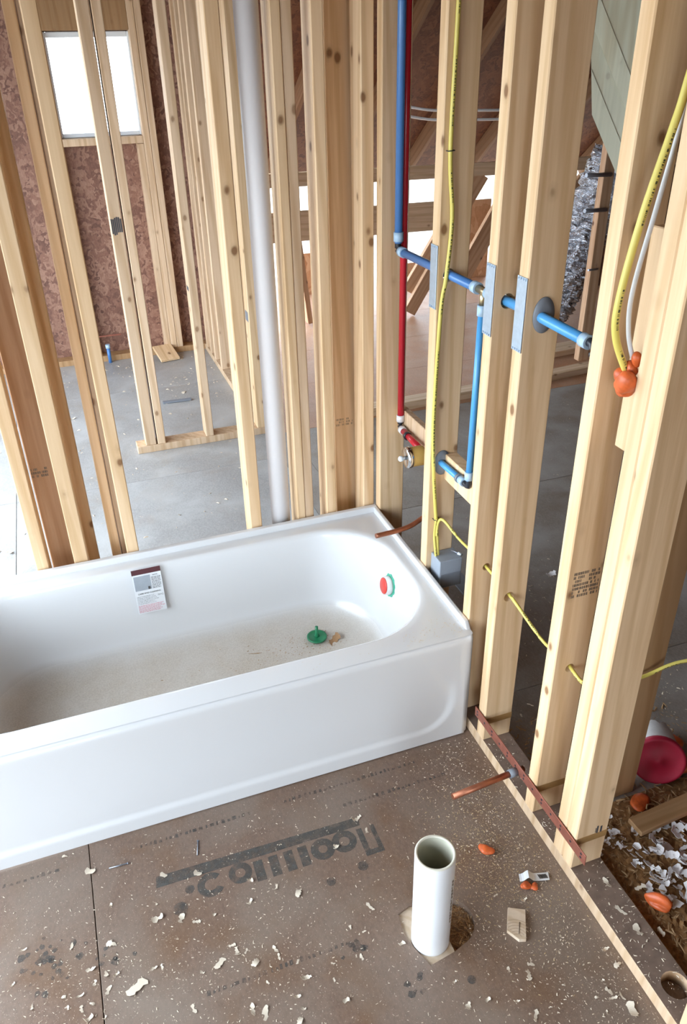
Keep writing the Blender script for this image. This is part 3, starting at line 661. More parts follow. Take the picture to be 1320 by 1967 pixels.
CH = [(-1.178,-0.017,0.016),(-1.119,-0.085,0.033),(-0.945,-0.160,0.024),(-1.079,-0.196,0.012),(-0.973,-0.233,0.010),(-0.977,-0.270,0.037),(-1.087,-0.298,0.031),(-1.175,-0.271,0.020),(-1.281,-0.239,0.021),(-1.136,-0.340,0.028),(-1.104,-0.364,0.017),(-1.083,-0.373,0.017),(-1.002,-0.388,0.020),(-0.984,-0.391,0.013),(-1.131,-0.375,0.015),(-1.102,-0.401,0.025),(-1.044,-0.417,0.053),(-1.303,-0.315,0.014),(-1.162,-0.392,0.022),(-1.197,-0.383,0.011),(-1.139,-0.418,0.014),(-1.263,-0.381,0.016),(-1.189,-0.409,0.011),(-1.161,-0.424,0.019),(-1.149,-0.447,0.036),(-1.116,-0.458,0.014),(-0.864,-0.187,0.023),(-0.744,-0.252,0.026),(-0.688,-0.293,0.019),(-0.640,-0.327,0.026),(-0.759,-0.307,0.029),(-0.922,-0.292,0.031),(-0.890,-0.312,0.020),(-0.846,-0.309,0.013),(-0.817,-0.417,0.028),(-0.823,-0.398,0.017),(-0.796,-0.422,0.014),(-0.859,-0.429,0.033),(-0.900,-0.435,0.012),(-0.783,-0.456,0.022),(-0.731,-0.442,0.025),(-0.728,-0.461,0.016),(-0.722,-0.471,0.008),(-0.691,-0.487,0.011),(-0.685,-0.529,0.035),(-0.715,-0.559,0.021),(-0.617,-0.519,0.012),(-0.627,-0.554,0.009),(-0.709,-0.588,0.013),(-0.932,-0.506,0.027),(-0.812,-0.553,0.032),(-0.787,-0.569,0.035),(-0.724,-0.610,0.019),(-0.767,-0.508,0.011),(-0.431,-0.174,0.036),(-0.421,-0.220,0.027),(-0.510,-0.235,0.024),(-0.349,-0.331,0.009),(-0.488,-0.422,0.034),(-0.552,-0.453,0.013),(-0.524,-0.474,0.010),(-0.454,-0.533,0.028),(-0.551,-0.528,0.016),(-0.563,-0.523,0.011),(-0.617,-0.604,0.017),(-0.373,-0.708,0.024),(-0.328,-0.710,0.015),(-0.378,-0.651,0.011),(-0.191,-0.501,0.013),(-0.134,-0.535,0.020),(-0.216,-0.696,0.030),(-0.200,-0.677,0.017),(-0.252,-0.670,0.014),(-0.248,-0.776,0.035),(-0.271,-0.736,0.016),(-0.099,-0.648,0.011),(-0.125,-0.675,0.008),(-0.156,-0.741,0.010),(-0.024,-0.707,0.028),(-0.072,-0.787,0.019),(-0.072,-0.802,0.022),(-0.052,-0.806,0.025),(-0.050,-0.836,0.039),(-0.104,-0.789,0.011),(-0.071,-0.763,0.011),(-0.102,-0.823,0.012),(-0.018,-0.746,0.025),
      (-1.323,1.573,0.038),(-0.996,2.937,0.044),(-0.329,3.099,0.046),(-0.310,2.974,0.032),(-0.462,2.798,0.025),(-0.978,2.456,0.020),(-0.223,2.300,0.026),(-0.237,3.716,0.029),(-0.186,3.123,0.030),(-0.811,3.846,0.034),(-0.740,3.686,0.036),(-0.913,3.834,0.030),(-0.606,1.619,0.017),(-0.296,2.180,0.019),(0.044,2.043,0.022),(-0.157,2.124,0.022)]
NAMED = {16: 'broadest ragged shaving on the bathroom floor, in the lower left', 5: 'tangled cluster of shavings left of the printed floor logo', 44: 'half-moon shaving left of the white soil pipe', 37: 'oval curled shaving in the lower middle of the floor', 58: 'torn shaving just left of the white soil pipe', 54: 'three-armed splinter lying on the far end of the printed bar', 85: 'long pale shaving beside the plate in the lower right', 73: 'broad cream shaving at the bottom edge below the wood offcut', 40: 'bright white hooked shaving right of the oval one', 2: 'shaving resting on the left tip of the printed bar', 30: 'square shaving below the printed letters', 88: 'large pale shaving on the hall floor at the left edge', 70: 'pale shaving between the wood offcut and the bottom edge'}
for k, (x, y, s) in enumerate(CH):
    o = flake(x, y, 0, s * 0.85, 'shaving')
    if k in NAMED: tag(o, NAMED[k], 'wood shaving')
    elif y > 0.8: tag(o, 'small wood shaving scattered on the hall floor', 'wood shaving', 'shavings on the hall floor')
    else:
        wh = 'left of the dark floor seam' if x < -1.117 else 'just right of the dark floor seam' if x < -0.96 else 'around and below the printed letters' if x < -0.6 else 'near the soil pipe' if x < -0.3 else 'between the soil pipe and the plate'
        tag(o, 'small pale shaving on the bathroom floor ' + wh, 'wood shaving', 'bathroom floor shavings ' + wh)
for (x, y, s, lab) in ((0.060, -0.588, 0.030, 'splinters on the plate in front of the nearest stud'), (0.048, -0.658, 0.032, 'curled pale shaving on the plate below the nearest stud'), (0.055, -0.711, 0.030, 'lower of two curled shavings on the near plate')):
    tag(flake(x, y, T, s), lab, 'wood shaving', 'shavings on the plate')
def sliver_mesh(bm, x, y, z, L_, w, a, rnd):
    ca, sa = math.cos(a), math.sin(a); h = w * 0.6; tz = rnd.uniform(-0.1, 0.25) * L_
    p = [(-L_ / 2, -w / 2, 0), (-L_ / 2, w / 2, 0), (L_ / 2, w / 2, max(0, tz)), (L_ / 2, -w / 2, max(0, tz)), (0, 0, h + max(0, tz) * 0.5)]
    v = [bm.verts.new((x + px * ca - py * sa, y + px * sa + py * ca, z + pz)) for px, py, pz in p]
    for f in ((0, 1, 4), (1, 2, 4), (2, 3, 4), (3, 0, 4)): bm.faces.new([v[i] for i in f])
rnd = random.Random(11)
def dust(name, label, pts, mat, lmin, lmax, wr=(0.15, 0.4)):
    bm = bmesh.new()
    for x, y, z in pts:
        L_ = lmin * (lmax / lmin) ** (rnd.random() ** 2.2); sliver_mesh(bm, x, y, z, L_, L_ * rnd.uniform(*wr), rnd.uniform(0, 6.28), rnd)
    o = from_bm(name, bm, mat); return tag(o, label, 'sawdust', kind='stuff')
pts = []
while len(pts) < 12500:
    x = rnd.uniform(-1.45, -0.003); y = rnd.uniform(-0.95, -0.012)
    wgt = 0.14 + 0.85 * math.exp(-((x + 0.08) / 0.11) ** 2) * (0.4 + 0.6 * rnd.random()) + 0.28 * math.exp(-((x + 1.15) / 0.25) ** 2 - ((y + 0.40) / 0.16) ** 2) + 0.22 * math.exp(-((x + 0.75) / 0.2) ** 2 - ((y + 0.42) / 0.2) ** 2) + 0.5 * math.exp(-((x + 0.27) / 0.05) ** 2 - ((y + 0.60) / 0.05) ** 2)
    if math.hypot(x + 0.36, y + 0.525) < 0.075: continue
    if rnd.random() < wgt: pts.append((x, y, 0.0002))
dust('sawdust', 'fine pale sawdust and splinters strewn over the bathroom floor', pts, 'dust', 0.0009, 0.0062)
pts = [(rnd.gauss(-0.14, 0.09), rnd.gauss(-0.40, 0.13), 0.0002) for _ in range(5200)]
pts = [p for p in pts if p[0] < -0.003 and p[1] < -0.02 and math.hypot(p[0] + 0.36, p[1] + 0.525) > 0.075 and not (-0.215 < p[0] < -0.145 and -0.63 < p[1] < -0.54)]
dust('sawdust', 'golden sawdust drifted on the bathroom floor along the plate', pts, 'dust_tan', 0.0012, 0.006)
pts = [(rnd.gauss(-0.36, 0.12), rnd.gauss(0.50, 0.05), 0.0575) for _ in range(520)] + [(rnd.uniform(-1.15, -0.25), rnd.uniform(0.28, 0.56), 0.0575) for _ in range(60)]
pts = [p for p in pts if -1.2 < p[0] < -0.22 and 0.26 < p[1] < 0.58]
dust('sawdust', 'brown sawdust crumbs lying on the floor of the bath', pts, 'shaving_brown', 0.002, 0.007)
pts = [(rnd.uniform(-0.055, -0.02) if rnd.random() < 0.3 else rnd.uniform(-0.20, -0.02), rnd.gauss(0.06, 0.03) if rnd.random() < 0.6 else rnd.uniform(0.03, 0.3), 0.3678) for _ in range(420)]
pts = [p for p in pts if 0.03 < p[1] < 0.085 or (p[0] > -0.045 and 0.03 < p[1] < 0.35) or (p[0] > -0.12 and 0.03 < p[1] < 0.125)]
pts += [(rnd.uniform(-0.5, -0.02), rnd.uniform(0.03, 0.078), 0.3678) for _ in range(40)] + [(rnd.uniform(-0.16, -0.03), rnd.uniform(0.706, 0.73), 0.3678) for _ in range(30)]
dust('sawdust', 'white sawdust specks on the near corner rim of the bath', pts, 'dust', 0.0015, 0.005)
pts = []
while len(pts) < 900:
    x = rnd.uniform(-1.5, 0.0); y = rnd.uniform(1.4, 3.8)
    if x > -0.06 or (x > -0.71 and 2.31 < y < 2.43): continue
    if rnd.random() < 0.25 + 0.75 * (y > 3.0) * (x > -0.4 or y > 3.5): pts.append((x, y, 0.0003))
dust('sawdust', 'sawdust and splinters strewn over the hall floor', pts, 'dust', 0.004, 0.022)
pts = [(rnd.uniform(0.12, 2.0), rnd.uniform(0.2, 2.2), 0.0003) for _ in range(420)] + [(rnd.gauss(0.55, 0.12), rnd.gauss(0.55, 0.2), 0.0003) for _ in range(260)] + [(rnd.gauss(0.5, 0.15), rnd.gauss(-0.05, 0.1), 0.0003) for _ in range(300)]
dust('sawdust', 'sawdust scattered on the store room floor beyond the plumbing wall', [p for p in pts if p[0] > 0.1], 'dust', 0.003, 0.013)
pts = [(rnd.uniform(0.004, 0.085), y, 0.0383) for y in [rnd.uniform(-0.305, -0.09) for _ in range(120)] + [rnd.uniform(-0.44, -0.36) for _ in range(90)] + [rnd.uniform(-0.90, -0.53) for _ in range(200)]]
dust('sawdust', 'pale splinters lying along the top of the plumbing wall plate', pts, 'dust', 0.002, 0.009)
pts = []
while len(pts) < 5200:
    x = rnd.uniform(0.095, 0.62); y = rnd.uniform(-0.98, -0.02)
    if rnd.random() < (1.0 if y < -0.40 else 0.35): pts.append((x, y, rnd.random() ** 2 * 0.02))
bm = bmesh.new(); gx, gy = 56, 62; vv = []
for i in range(gx + 1):
    vv.append([])
    for j in range(gy + 1):
        x = 0.092 + 0.62 * i / gx; y = -1.05 + 0.68 * j / gy
        edge = min(1, (gy - j) / 9.0) * min(1, (gx - i) / 9.0)
        vv[-1].append(bm.verts.new((x, y, 0.0006 + edge * (0.004 + 0.009 * rnd.random() ** 1.5))))
for i in range(gx):
    for j in range(gy): bm.faces.new((vv[i][j], vv[i + 1][j], vv[i + 1][j + 1], vv[i][j + 1]))
tag(from_bm('debris_bed', bm, 'insul'), 'brown bed of fine wood debris under the heaped shavings', 'sawdust', kind='stuff')
dust('loose_shavings', 'brown mass of fine shavings heaped right of the near plate', pts, 'shaving_brown', 0.006, 0.026, (0.1, 0.3))
for k in range(120):
    x = rnd.uniform(0.15, 0.40); y = rnd.uniform(-0.70, -0.46)
    if x < 0.16 + (y + 0.68) * 0.0: continue
    o = flake(x, y, rnd.uniform(0.012, 0.026), rnd.uniform(0.014, 0.046), 'shaving_pale', tilt=0.6)
    tag(o, 'curled whitish shaving in the heap right of the near plate', 'wood shaving', 'whitish shavings heaped right of the plate')
for k in range(46):
    o = flake(rnd.uniform(0.105, 0.2), rnd.uniform(-0.50, -0.40), rnd.uniform(0.012, 0.02), rnd.uniform(0.008, 0.018), 'shaving_pale', tilt=0.6)
    tag(o, 'small whitish curl packed behind the foot of the nearest stud', 'wood shaving', 'whitish curls behind the nearest stud foot')
for k in range(16):
    o = flake(rnd.uniform(0.11, 0.26), rnd.uniform(-0.95, -0.6), rnd.uniform(0.015, 0.024), rnd.uniform(0.012, 0.028), 'shaving', tilt=0.5)
    tag(o, 'tan shaving on the brown heap along the near plate', 'wood shaving', 'tan shavings along the near plate')
for k in range(14):
    o = flake(rnd.uniform(0.11, 0.30), rnd.uniform(-0.30, 0.05), 0.001, rnd.uniform(0.012, 0.028), 'shaving', tilt=0.3)
    tag(o, 'shaving lying behind the plumbing wall studs', 'wood shaving', 'shavings behind the plumbing wall')
for x, y, s in ((0.80, 1.05, 0.05), (0.68, 0.62, 0.05)):
    tag(flake(x, y, 0, s, 'shaving_pale'), 'white shaving %s on the store room floor' % ('farther back' if y > 0.9 else 'nearer the studs'), 'wood shaving')
# scraps in the bath
def blob(name, loc, r, mat, seed, squash=0.7, sub=3, lump=0.75, label=None, cat=None, group=None):
    rn = random.Random(seed); bm = bmesh.new(); bmesh.ops.create_icosphere(bm, subdivisions=sub, radius=r)
    dirs = [(Vector((rn.gauss(0, 1), rn.gauss(0, 1), rn.gauss(0, 1))).normalized(), rn.uniform(-lump, lump)) for _ in range(14)]
    for v in bm.verts:
        d = v.co.normalized(); s = 1 + sum(a * max(0, d.dot(n)) ** 5 for n, a in dirs); v.co *= s; v.co.z *= squash
    zm = min(v.co.z for v in bm.verts)
    for v in bm.verts: v.co.z -= zm
    o = from_bm(name, bm, mat, None, smooth=True, loc=loc)
    return tag(o, label, cat, group) if label else o
o = bpy.data.objects.new('paper_scrap', FL['shaving_brown'][3].copy()); link(o); o.data.materials[0] = M['leaf']; o.location = (-0.262, 0.484, 0.056); o.scale = (0.06, 0.075, 0.035); o.rotation_euler = (0.1, -0.2, 0.4)
tag(o, 'torn brown paper scrap beside the green plug in the bath', 'paper scrap')
o = bpy.data.objects.new('wood_splinter', FL['shaving_brown'][6]); link(o); o.location = (-0.532, 0.517, 0.0555); o.scale = (0.045, 0.008, 0.02); o.rotation_euler = (0, 0, -0.25)
tag(o, 'thin brown splinter lying in the middle of the bath', 'splinter')
# orange foam blobs
for (x, y, z, r, lab, sq) in ((-0.154, -0.387, 0, 0.013, 'orange foam crumb on the bathroom floor right of the soil pipe', 0.6), (-0.110, -0.508, 0, 0.010, 'left of two orange foam crumbs below the barcode tag', 0.5), (-0.094, -0.517, 0, 0.010, 'right of two orange foam crumbs below the barcode tag', 0.5),
                              (0.145, -0.665, 0.012, 0.024, 'long orange foam blob beside the near plate', 0.8), (0.41, -0.530, 0.012, 0.040, 'largest glossy orange foam blob at the right edge', 0.7), (0.305, -0.402, 0.0, 0.022, 'dark orange foam blob below the red lid', 0.4), (0.500, -0.362, 0.005, 0.024, 'orange foam blob just right of the red lid', 0.8), (0.52, -0.27, 0.005, 0.028, 'orange foam blob behind the red lid at the right edge', 0.6), (1.70, 2.75, 0.0, 0.05, 'small red-orange foam lump on the attic floor', 0.8)):
    b = blob('foam_blob', (x, y, z), r, 'foam', int(1000 * abs(x) + 7), sq, label=lab, cat='foam')
    if 'long' in lab: b.scale = (0.6, 1.35, 0.8); b.rotation_euler = (0, 0, 0.5)
# ------------------------------------------------------------------ floor prints (ink on the bathroom floor)
def ink(name, parts, mat, parent):
    bm = bmesh.new()
    for poly in parts:
        a = [bm.verts.new((x, y, 0.0001)) for x, y in poly]; b = [bm.verts.new((x, y, 0.0004)) for x, y in poly]; k = len(poly)
        bm.faces.new(b); bm.faces.new(list(reversed(a)))
        for i in range(k): bm.faces.new((a[i], a[(i + 1) % k], b[(i + 1) % k], b[i]))
    return from_bm(name, bm, mat, parent)
def arcpoly(cx, cy, r0, r1, a0, a1, n=14, sx=1.0):
    o = [(cx + sx * r1 * math.cos(math.radians(a0 + (a1 - a0) * k / n)), cy + r1 * math.sin(math.radians(a0 + (a1 - a0) * k / n))) for k in range(n + 1)]
    i = [(cx + sx * r0 * math.cos(math.radians(a0 + (a1 - a0) * k / n)), cy + r0 * math.sin(math.radians(a0 + (a1 - a0) * k / n))) for k in range(n, -1, -1)]
    return o + i
pr_ = [[(-0.968, -0.190), (-0.43, -0.196), (-0.425, -0.170), (-0.964, -0.158)]]
pr_ += [arcpoly(-0.838, -0.228, 0.016, 0.034, 40, 330), arcpoly(-0.762, -0.222, 0.013, 0.030, 0, 359)]
for x in (-0.715, -0.675, -0.635, -0.597): pr_.append([(x - 0.011, -0.262), (x + 0.013, -0.262), (x + 0.013, -0.203), (x - 0.011, -0.203)])
pr_ += [arcpoly(-0.545, -0.230, 0.012, 0.032, 0, 359), arcpoly(-0.485, -0.228, 0.014, 0.033, 0, 359)]
pr_ += [[(-0.445, -0.290), (-0.395, -0.290), (-0.395, -0.275), (-0.445, -0.275)], [(-0.445, -0.275), (-0.430, -0.275), (-0.430, -0.205), (-0.445, -0.205)], [(-0.407, -0.275), (-0.395, -0.275), (-0.395, -0.205), (-0.407, -0.205)]]
ink('printed_logo', pr_, 'ink_soft', floor)
pr_2 = [arcpoly(-0.890, -0.222, 0.0, 0.012, 0, 359, 10), arcpoly(-0.465, -0.312, 0.0, 0.014, 0, 359, 10), arcpoly(-0.555, -0.325, 0.0, 0.012, 0, 359, 10), arcpoly(-0.92, -0.265, 0.0, 0.018, 0, 359, 10), arcpoly(-0.34, -0.66, 0.0, 0.010, 0, 359, 10)]
rq = random.Random(2)
for cx0, cy0, n_, sp0 in ((-1.21, -0.30, 26, 0.045), (-1.24, -0.26, 10, 0.03), (-0.455, -0.63, 7, 0.016), (-0.56, -0.50, 8, 0.02), (-1.09, -0.33, 8, 0.02)):
    for _ in range(n_):
        qx, qy = rq.gauss(cx0, sp0), rq.gauss(cy0, sp0 * 0.6); rr_ = rq.uniform(0.003, 0.010)
        pr_2.append([(qx + rr_ * rq.uniform(0.6, 1.3) * math.cos(a_), qy + rr_ * rq.uniform(0.6, 1.3) * math.sin(a_)) for a_ in (0, 1.05, 2.1, 3.14, 4.2, 5.2)])
ink('printed_mark', pr_2, 'ink_faded', floor)
rn = random.Random(5)
for (x0, x1, y) in ((-1.33, -1.20, -0.055), (-0.99, -0.70, -0.06), (-0.60, -0.20, -0.055), (-0.45, -0.15, -0.125), (-0.90, -0.55, -0.49)):
    ps = []; x = x0
    while x < x1:
        w = rn.uniform(0.004, 0.011); h = rn.uniform(0.006, 0.012); ps.append([(x, y), (x + w, y + rn.uniform(-.002, .002)), (x + w, y + h), (x + rn.uniform(0, .004), y + h)]); x += w + rn.uniform(0.003, 0.009)
    o = ink('printed_lettering', ps, 'ink_faded', floor); o['kind'] = 'stuff'
# fibre filling and the cut hole around the soil pipe
pts = [(hx + rnd.uniform(-0.03, 0.066), hy + rnd.uniform(-0.06, 0.06), -0.021 + rnd.random() * 0.012) for _ in range(900)]
dust('loose_fibre', 'brown fibre packed in the floor hole beside the soil pipe', [p for p in pts if math.hypot((p[0] - hx) / 0.066, (p[1] - hy) / 0.06) < 0.98], 'insul', 0.006, 0.018, (0.08, 0.2))
# ------------------------------------------------------------------ soil pipe
sp_ = empty('soil_pipe', (-0.384, -0.538, -0.006)); tag(sp_, 'white plastic soil pipe standing up through the bathroom floor', 'pipe')
lathe('pipe_wall', [(0.0445, 0.0), (0.0445, 0.322), (0.0435, 0.324), (0.0432, 0.3242)], 'pvc', sp_, 48, closed=False)
bpy.data.objects.remove(sp_.children[0], do_unlink=True)
lathe('pipe_wall', [(0.0380, 0.0), (0.0445, 0.0), (0.0445, 0.322), (0.0438, 0.3235)], 'pvc', sp_, 48, closed=True)
bpy.data.objects.remove(sp_.children[0], do_unlink=True)
def ringwall(nm, prof, mat):
    bm = bmesh.new(); seg = 48; rr = [[bm.verts.new((r * math.cos(2 * math.pi * k / seg), r * math.sin(2 * math.pi * k / seg), z)) for k in range(seg)] for r, z in prof]
    for a, b in zip(rr[:-1], rr[1:]):
        for k in range(seg): bm.faces.new((a[k], a[(k + 1) % seg], b[(k + 1) % seg], b[k])).smooth = True
    me = bpy.data.meshes.new(nm); bm.to_mesh(me); bm.free(); me.materials.append(M[mat]); o = bpy.data.objects.new(nm, me); return link(o, sp_)
ringwall('outer_wall', [(0.0445, 0.0), (0.0445, 0.3085)], 'pvc')
ringwall('cut_rim', [(0.0445, 0.3085), (0.0440, 0.3100), (0.0390, 0.3100), (0.0382, 0.3085)], 'pvc_edge')
ringwall('inner_wall', [(0.0382, 0.3085), (0.0382, 0.0)], 'pvc_in')
stp = bmesh.new()
for k in range(14):
    z = 0.10 + k * 0.011
    a = -0.95
    for s in range(1 if k % 4 == 3 else 2):
        aa = a + 0.06 * s; bbox(stp, 0.0447 * math.cos(aa) - 0.0008, 0.0447 * math.cos(aa) + 0.0008, 0.0447 * math.sin(aa) - 0.0012, 0.0447 * math.sin(aa) + 0.0012, z, z + 0.006)
o = from_bm('printed_lettering', stp, 'ink_stud', sp_); o['kind'] = 'stuff'
# vent pipe in the wall behind the bath
vp = empty('vent_pipe', (-0.338, 0.815, T)); tag(vp, 'tall white plastic vent pipe rising between the studs behind the bath', 'pipe')
lathe('pipe_wall', [(0.0325, 0.0), (0.0325, 2.40)], 'pvc_vent', vp, 32)
# ------------------------------------------------------------------ water pipes
def axis_ring(nm, c, d, r, ln, mat, parent, seg=16):
    d = Vector(d).normalized(); c = Vector(c); return tube(nm, [c - d * ln / 2, c + d * ln / 2], r, mat, parent, seg)
XP = 0.034
cw = empty('cold_supply', (XP, 0.675, 1.28)); tag(cw, 'blue cold water pipe running through the studs from the left riser', 'pipe')
def rel(p, b): return tuple(Vector(p) - Vector(b))
def ptube(nm, pts, r, mat, par, **k): return tube(nm, [rel(p, par.location) for p in pts], r, mat, par, **k)
def pring(nm, c, d, r, ln, mat, par): return axis_ring(nm, rel(c, par.location), d, r, ln, mat, par)
ptube('riser', [(XP, 0.676, 1.30), (XP, 0.676, 2.44)], 0.0115, 'blue', cw)
pring('crimp_ring', (XP, 0.676, 1.318), (0, 0, 1), 0.0145, 0.026, 'ring', cw)
ptube('elbow', [(XP, 0.676, 1.31), (XP, 0.676, 1.280), (XP, 0.64, 1.280)], 0.0095, 'black', cw, smooth_n=4)
pring('crimp_ring', (XP, 0.645, 1.280), (0, 1, 0), 0.0145, 0.024, 'ring', cw)
ptube('run', [(XP, 0.64, 1.280), (XP, 0.19, 1.284)], 0.0115, 'blue', cw)
pring('crimp_ring', (XP, 0.200, 1.284), (0, 1, 0), 0.0145, 0.022, 'ring', cw)
ptube('tee', [(XP, 0.19, 1.284), (XP, 0.13, 1.285)], 0.0095, 'brass', cw); ptube('tee_branch', [(XP, 0.163, 1.285), (XP, 0.163, 1.245)], 0.0085, 'brass', cw)
pring('crimp_ring', (XP, 0.132, 1.285), (0, 1, 0), 0.0145, 0.022, 'ring', cw)
ptube('run', [(XP, 0.14, 1.285), (XP + 0.004, -0.04, 1.288), (XP + 0.004, -0.245, 1.284)], 0.0115, 'blue_light', cw)
pring('crimp_ring', (XP + 0.004, -0.245, 1.284), (0, 1, 0), 0.0145, 0.022, 'ring', cw)
ptube('elbow', [(XP + 0.004, -0.24, 1.284), (XP + 0.004, -0.268, 1.284), (XP + 0.004, -0.274, 1.262)], 0.0095, 'black', cw, smooth_n=3)
cb = empty('cold_drop', (XP, 0.163, 0.755)); tag(cb, 'light blue pipe dropping from the brass tee to the bath valve', 'pipe')
ptube('drop', [(XP, 0.163, 1.245), (XP, 0.170, 0.77)], 0.0095, 'blue_light', cb)
pring('crimp_ring', (XP, 0.163, 1.238), (0, 0, 1), 0.0125, 0.026, 'ring', cb); pring('crimp_ring', (XP, 0.170, 0.785), (0, 0, 1), 0.0125, 0.024, 'ring', cb)
ptube('elbow', [(XP, 0.170, 0.78), (XP, 0.170, 0.752), (XP, 0.20, 0.750)], 0.0085, 'black', cb, smooth_n=3)
pring('crimp_ring', (XP, 0.205, 0.750), (0, 1, 0), 0.0125, 0.022, 'ring', cb)
ptube('run', [(XP, 0.205, 0.750), (XP, 0.41, 0.742)], 0.0095, 'blue_light', cb)
pring('pipe_clip', (XP, 0.225, 0.7495), (0, 1, 0), 0.0135, 0.010, 'grey', cb)
hw = empty('hot_supply', (0.052, 0.685, 0.72)); tag(hw, 'red hot water pipe behind the blue riser, ending at the bath valve', 'pipe')
ptube('riser', [(0.056, 0.686, 0.735), (0.056, 0.690, 2.44)], 0.0105, 'red', hw)
pring('crimp_ring', (0.056, 0.686, 0.742), (0, 0, 1), 0.0135, 0.022, 'ring_white', hw)
ptube('elbow', [(0.056, 0.686, 0.735), (0.054, 0.684, 0.715), (0.050, 0.655, 0.714)], 0.009, 'black', hw, smooth_n=3)
pring('crimp_ring', (0.048, 0.650, 0.714), (0, 1, 0), 0.013, 0.020, 'ring_white', hw)
ptube('run', [(0.048, 0.65, 0.714), (0.036, 0.475, 0.722)], 0.0105, 'red', hw)
pring('pipe_clip', (0.043, 0.60, 0.716), (0, 1, 0), 0.0135, 0.012, 'black', hw)
vl = empty('bath_valve', (-0.03, 0.443, 0.724)); tag(vl, 'round bath valve body with a tan sleeve and clear knob in the wall', 'valve')
vl.rotation_euler = Vector((-1, 0, 0)).to_track_quat('Z', 'Y').to_euler()
lathe('body', [(0.018, -0.085), (0.018, -0.055), (0.026, -0.05), (0.029, -0.015), (0.029, 0.0)], 'brass', vl, 24)
lathe('sleeve', [(0.0295, -0.055), (0.0305, -0.05), (0.0305, -0.016), (0.0295, -0.012)], 'yellow_band', vl, 24)
lathe('face_ring', [(0.031, -0.012), (0.033, -0.011), (0.033, -0.001), (0.031, 0.002), (0.020, 0.003), (0.0, 0.003)], 'chrome', vl, 24)
lathe('knob', [(0.006, 0.003), (0.006, 0.010), (0.0085, 0.014), (0.0085, 0.022), (0.004, 0.026), (0.0, 0.026)], 'clear', vl, 14)
tag(box('blocking_board', 0.066, 0.0885, 0.385, 0.727, 0.680, 0.768, 'pine_far', None, 0.002), 'horizontal blocking board behind the bath valve', 'block')
tag(box('blocking_board', 0.048, 0.086, 0.094, 0.344, 0.686, 0.768, 'pine', None, 0.002), 'horizontal blocking board behind the light blue lower pipe', 'block')
def flange(nm, x, y, z, lab, sy=1.0):
    o = lathe(nm, [(0.0, 0.0), (0.026, 0.0), (0.026, 0.003), (0.014, 0.006), (0.0, 0.006)], 'grey', None, 28, loc=(x, y, z), axis=(0, -1, 0)); o.scale = (1.0, 1.5, 1.0)
    return tag(o, lab, 'pipe flange')
flange('pipe_flange', 0.045, -0.0785, 1.290, 'dark grey oval flange around the upper blue pipe'); flange('pipe_flange', 0.040, 0.3445, 0.742, 'dark grey oval flange around the lower blue pipe')
# nail plates
def nail_plate(y, z0, z1, lab):
    e = empty('nail_plate', (-0.001, y, z0)); tag(e, lab, 'nail plate', 'galvanised nail plates')
    bm = bmesh.new(); bbox(bm, -0.0015, 0.0008, -0.019, 0.019, 0, z1 - z0, 0.0004); from_bm('plate_body', bm, 'steel', e)
    for k in range(4):
        for zz in (0.003, z1 - z0 - 0.006):
            bm = bmesh.new(); bbox(bm, -0.004, 0.004, -0.016 + k * 0.009, -0.0135 + k * 0.009, zz, zz + 0.004); from_bm('prong', bm, 'steel', e)
nail_plate(0.3645, 1.195, 1.357, 'nail plate on the stud left of the upper pipe hole')
nail_plate(0.074, 1.208, 1.370, 'nail plate on the stud right of the brass tee')
nail_plate(-0.059, 1.211, 1.371, 'nail plate on the stud with the oval flange')
# copper bath spout stub
tag(tube('copper_stub', [(0.062, 0.386, 0.540), (0.068, 0.440, 0.522), (0.045, 0.464, 0.488), (0.0, 0.456, 0.472), (-0.05, 0.450, 0.467), (-0.128, 0.444, 0.468)], 0.0080, 'copper', None, 14, 5), 'copper spout pipe sticking out over the far end of the bath', 'pipe')
# perforated stub-out bracket and copper stub near the floor
br = empty('stub_bracket', (-0.004, -0.30, 0.125)); tag(br, 'coppery perforated bracket strap nailed along the foot of the studs', 'bracket')
bm = bmesh.new(); bbox(bm, -0.002, 0.001, -0.272, 0.268, -0.016, 0.016, 0.0005); strap = from_bm('strap', bm, 'strap', br); strap.rotation_euler = (math.radians(-1.6), 0, 0)
cs = []
for k in range(13):
    yy = -0.255 + k * 0.0425
    for zz in ((0.0,) if k % 2 else (-0.006, 0.006)):
        cs.append(((yy, zz)))
for yy, zz in cs:
    bm = bmesh.new(); tube_bm([(-0.0024, yy, zz), (-0.0020, yy, zz)], 0.0034, 10, bm=bm); from_bm('nail_hole', bm, 'black', strap)
o = tube('copper_stub', [(0.02, 0.036, -0.014), (-0.20, 0.018, -0.012)], 0.0085, 'copper', br, 14); tube('collar', [(0.0, 0.0345, -0.014), (-0.026, 0.032, -0.014)], 0.0115, 'grey', br, 14)
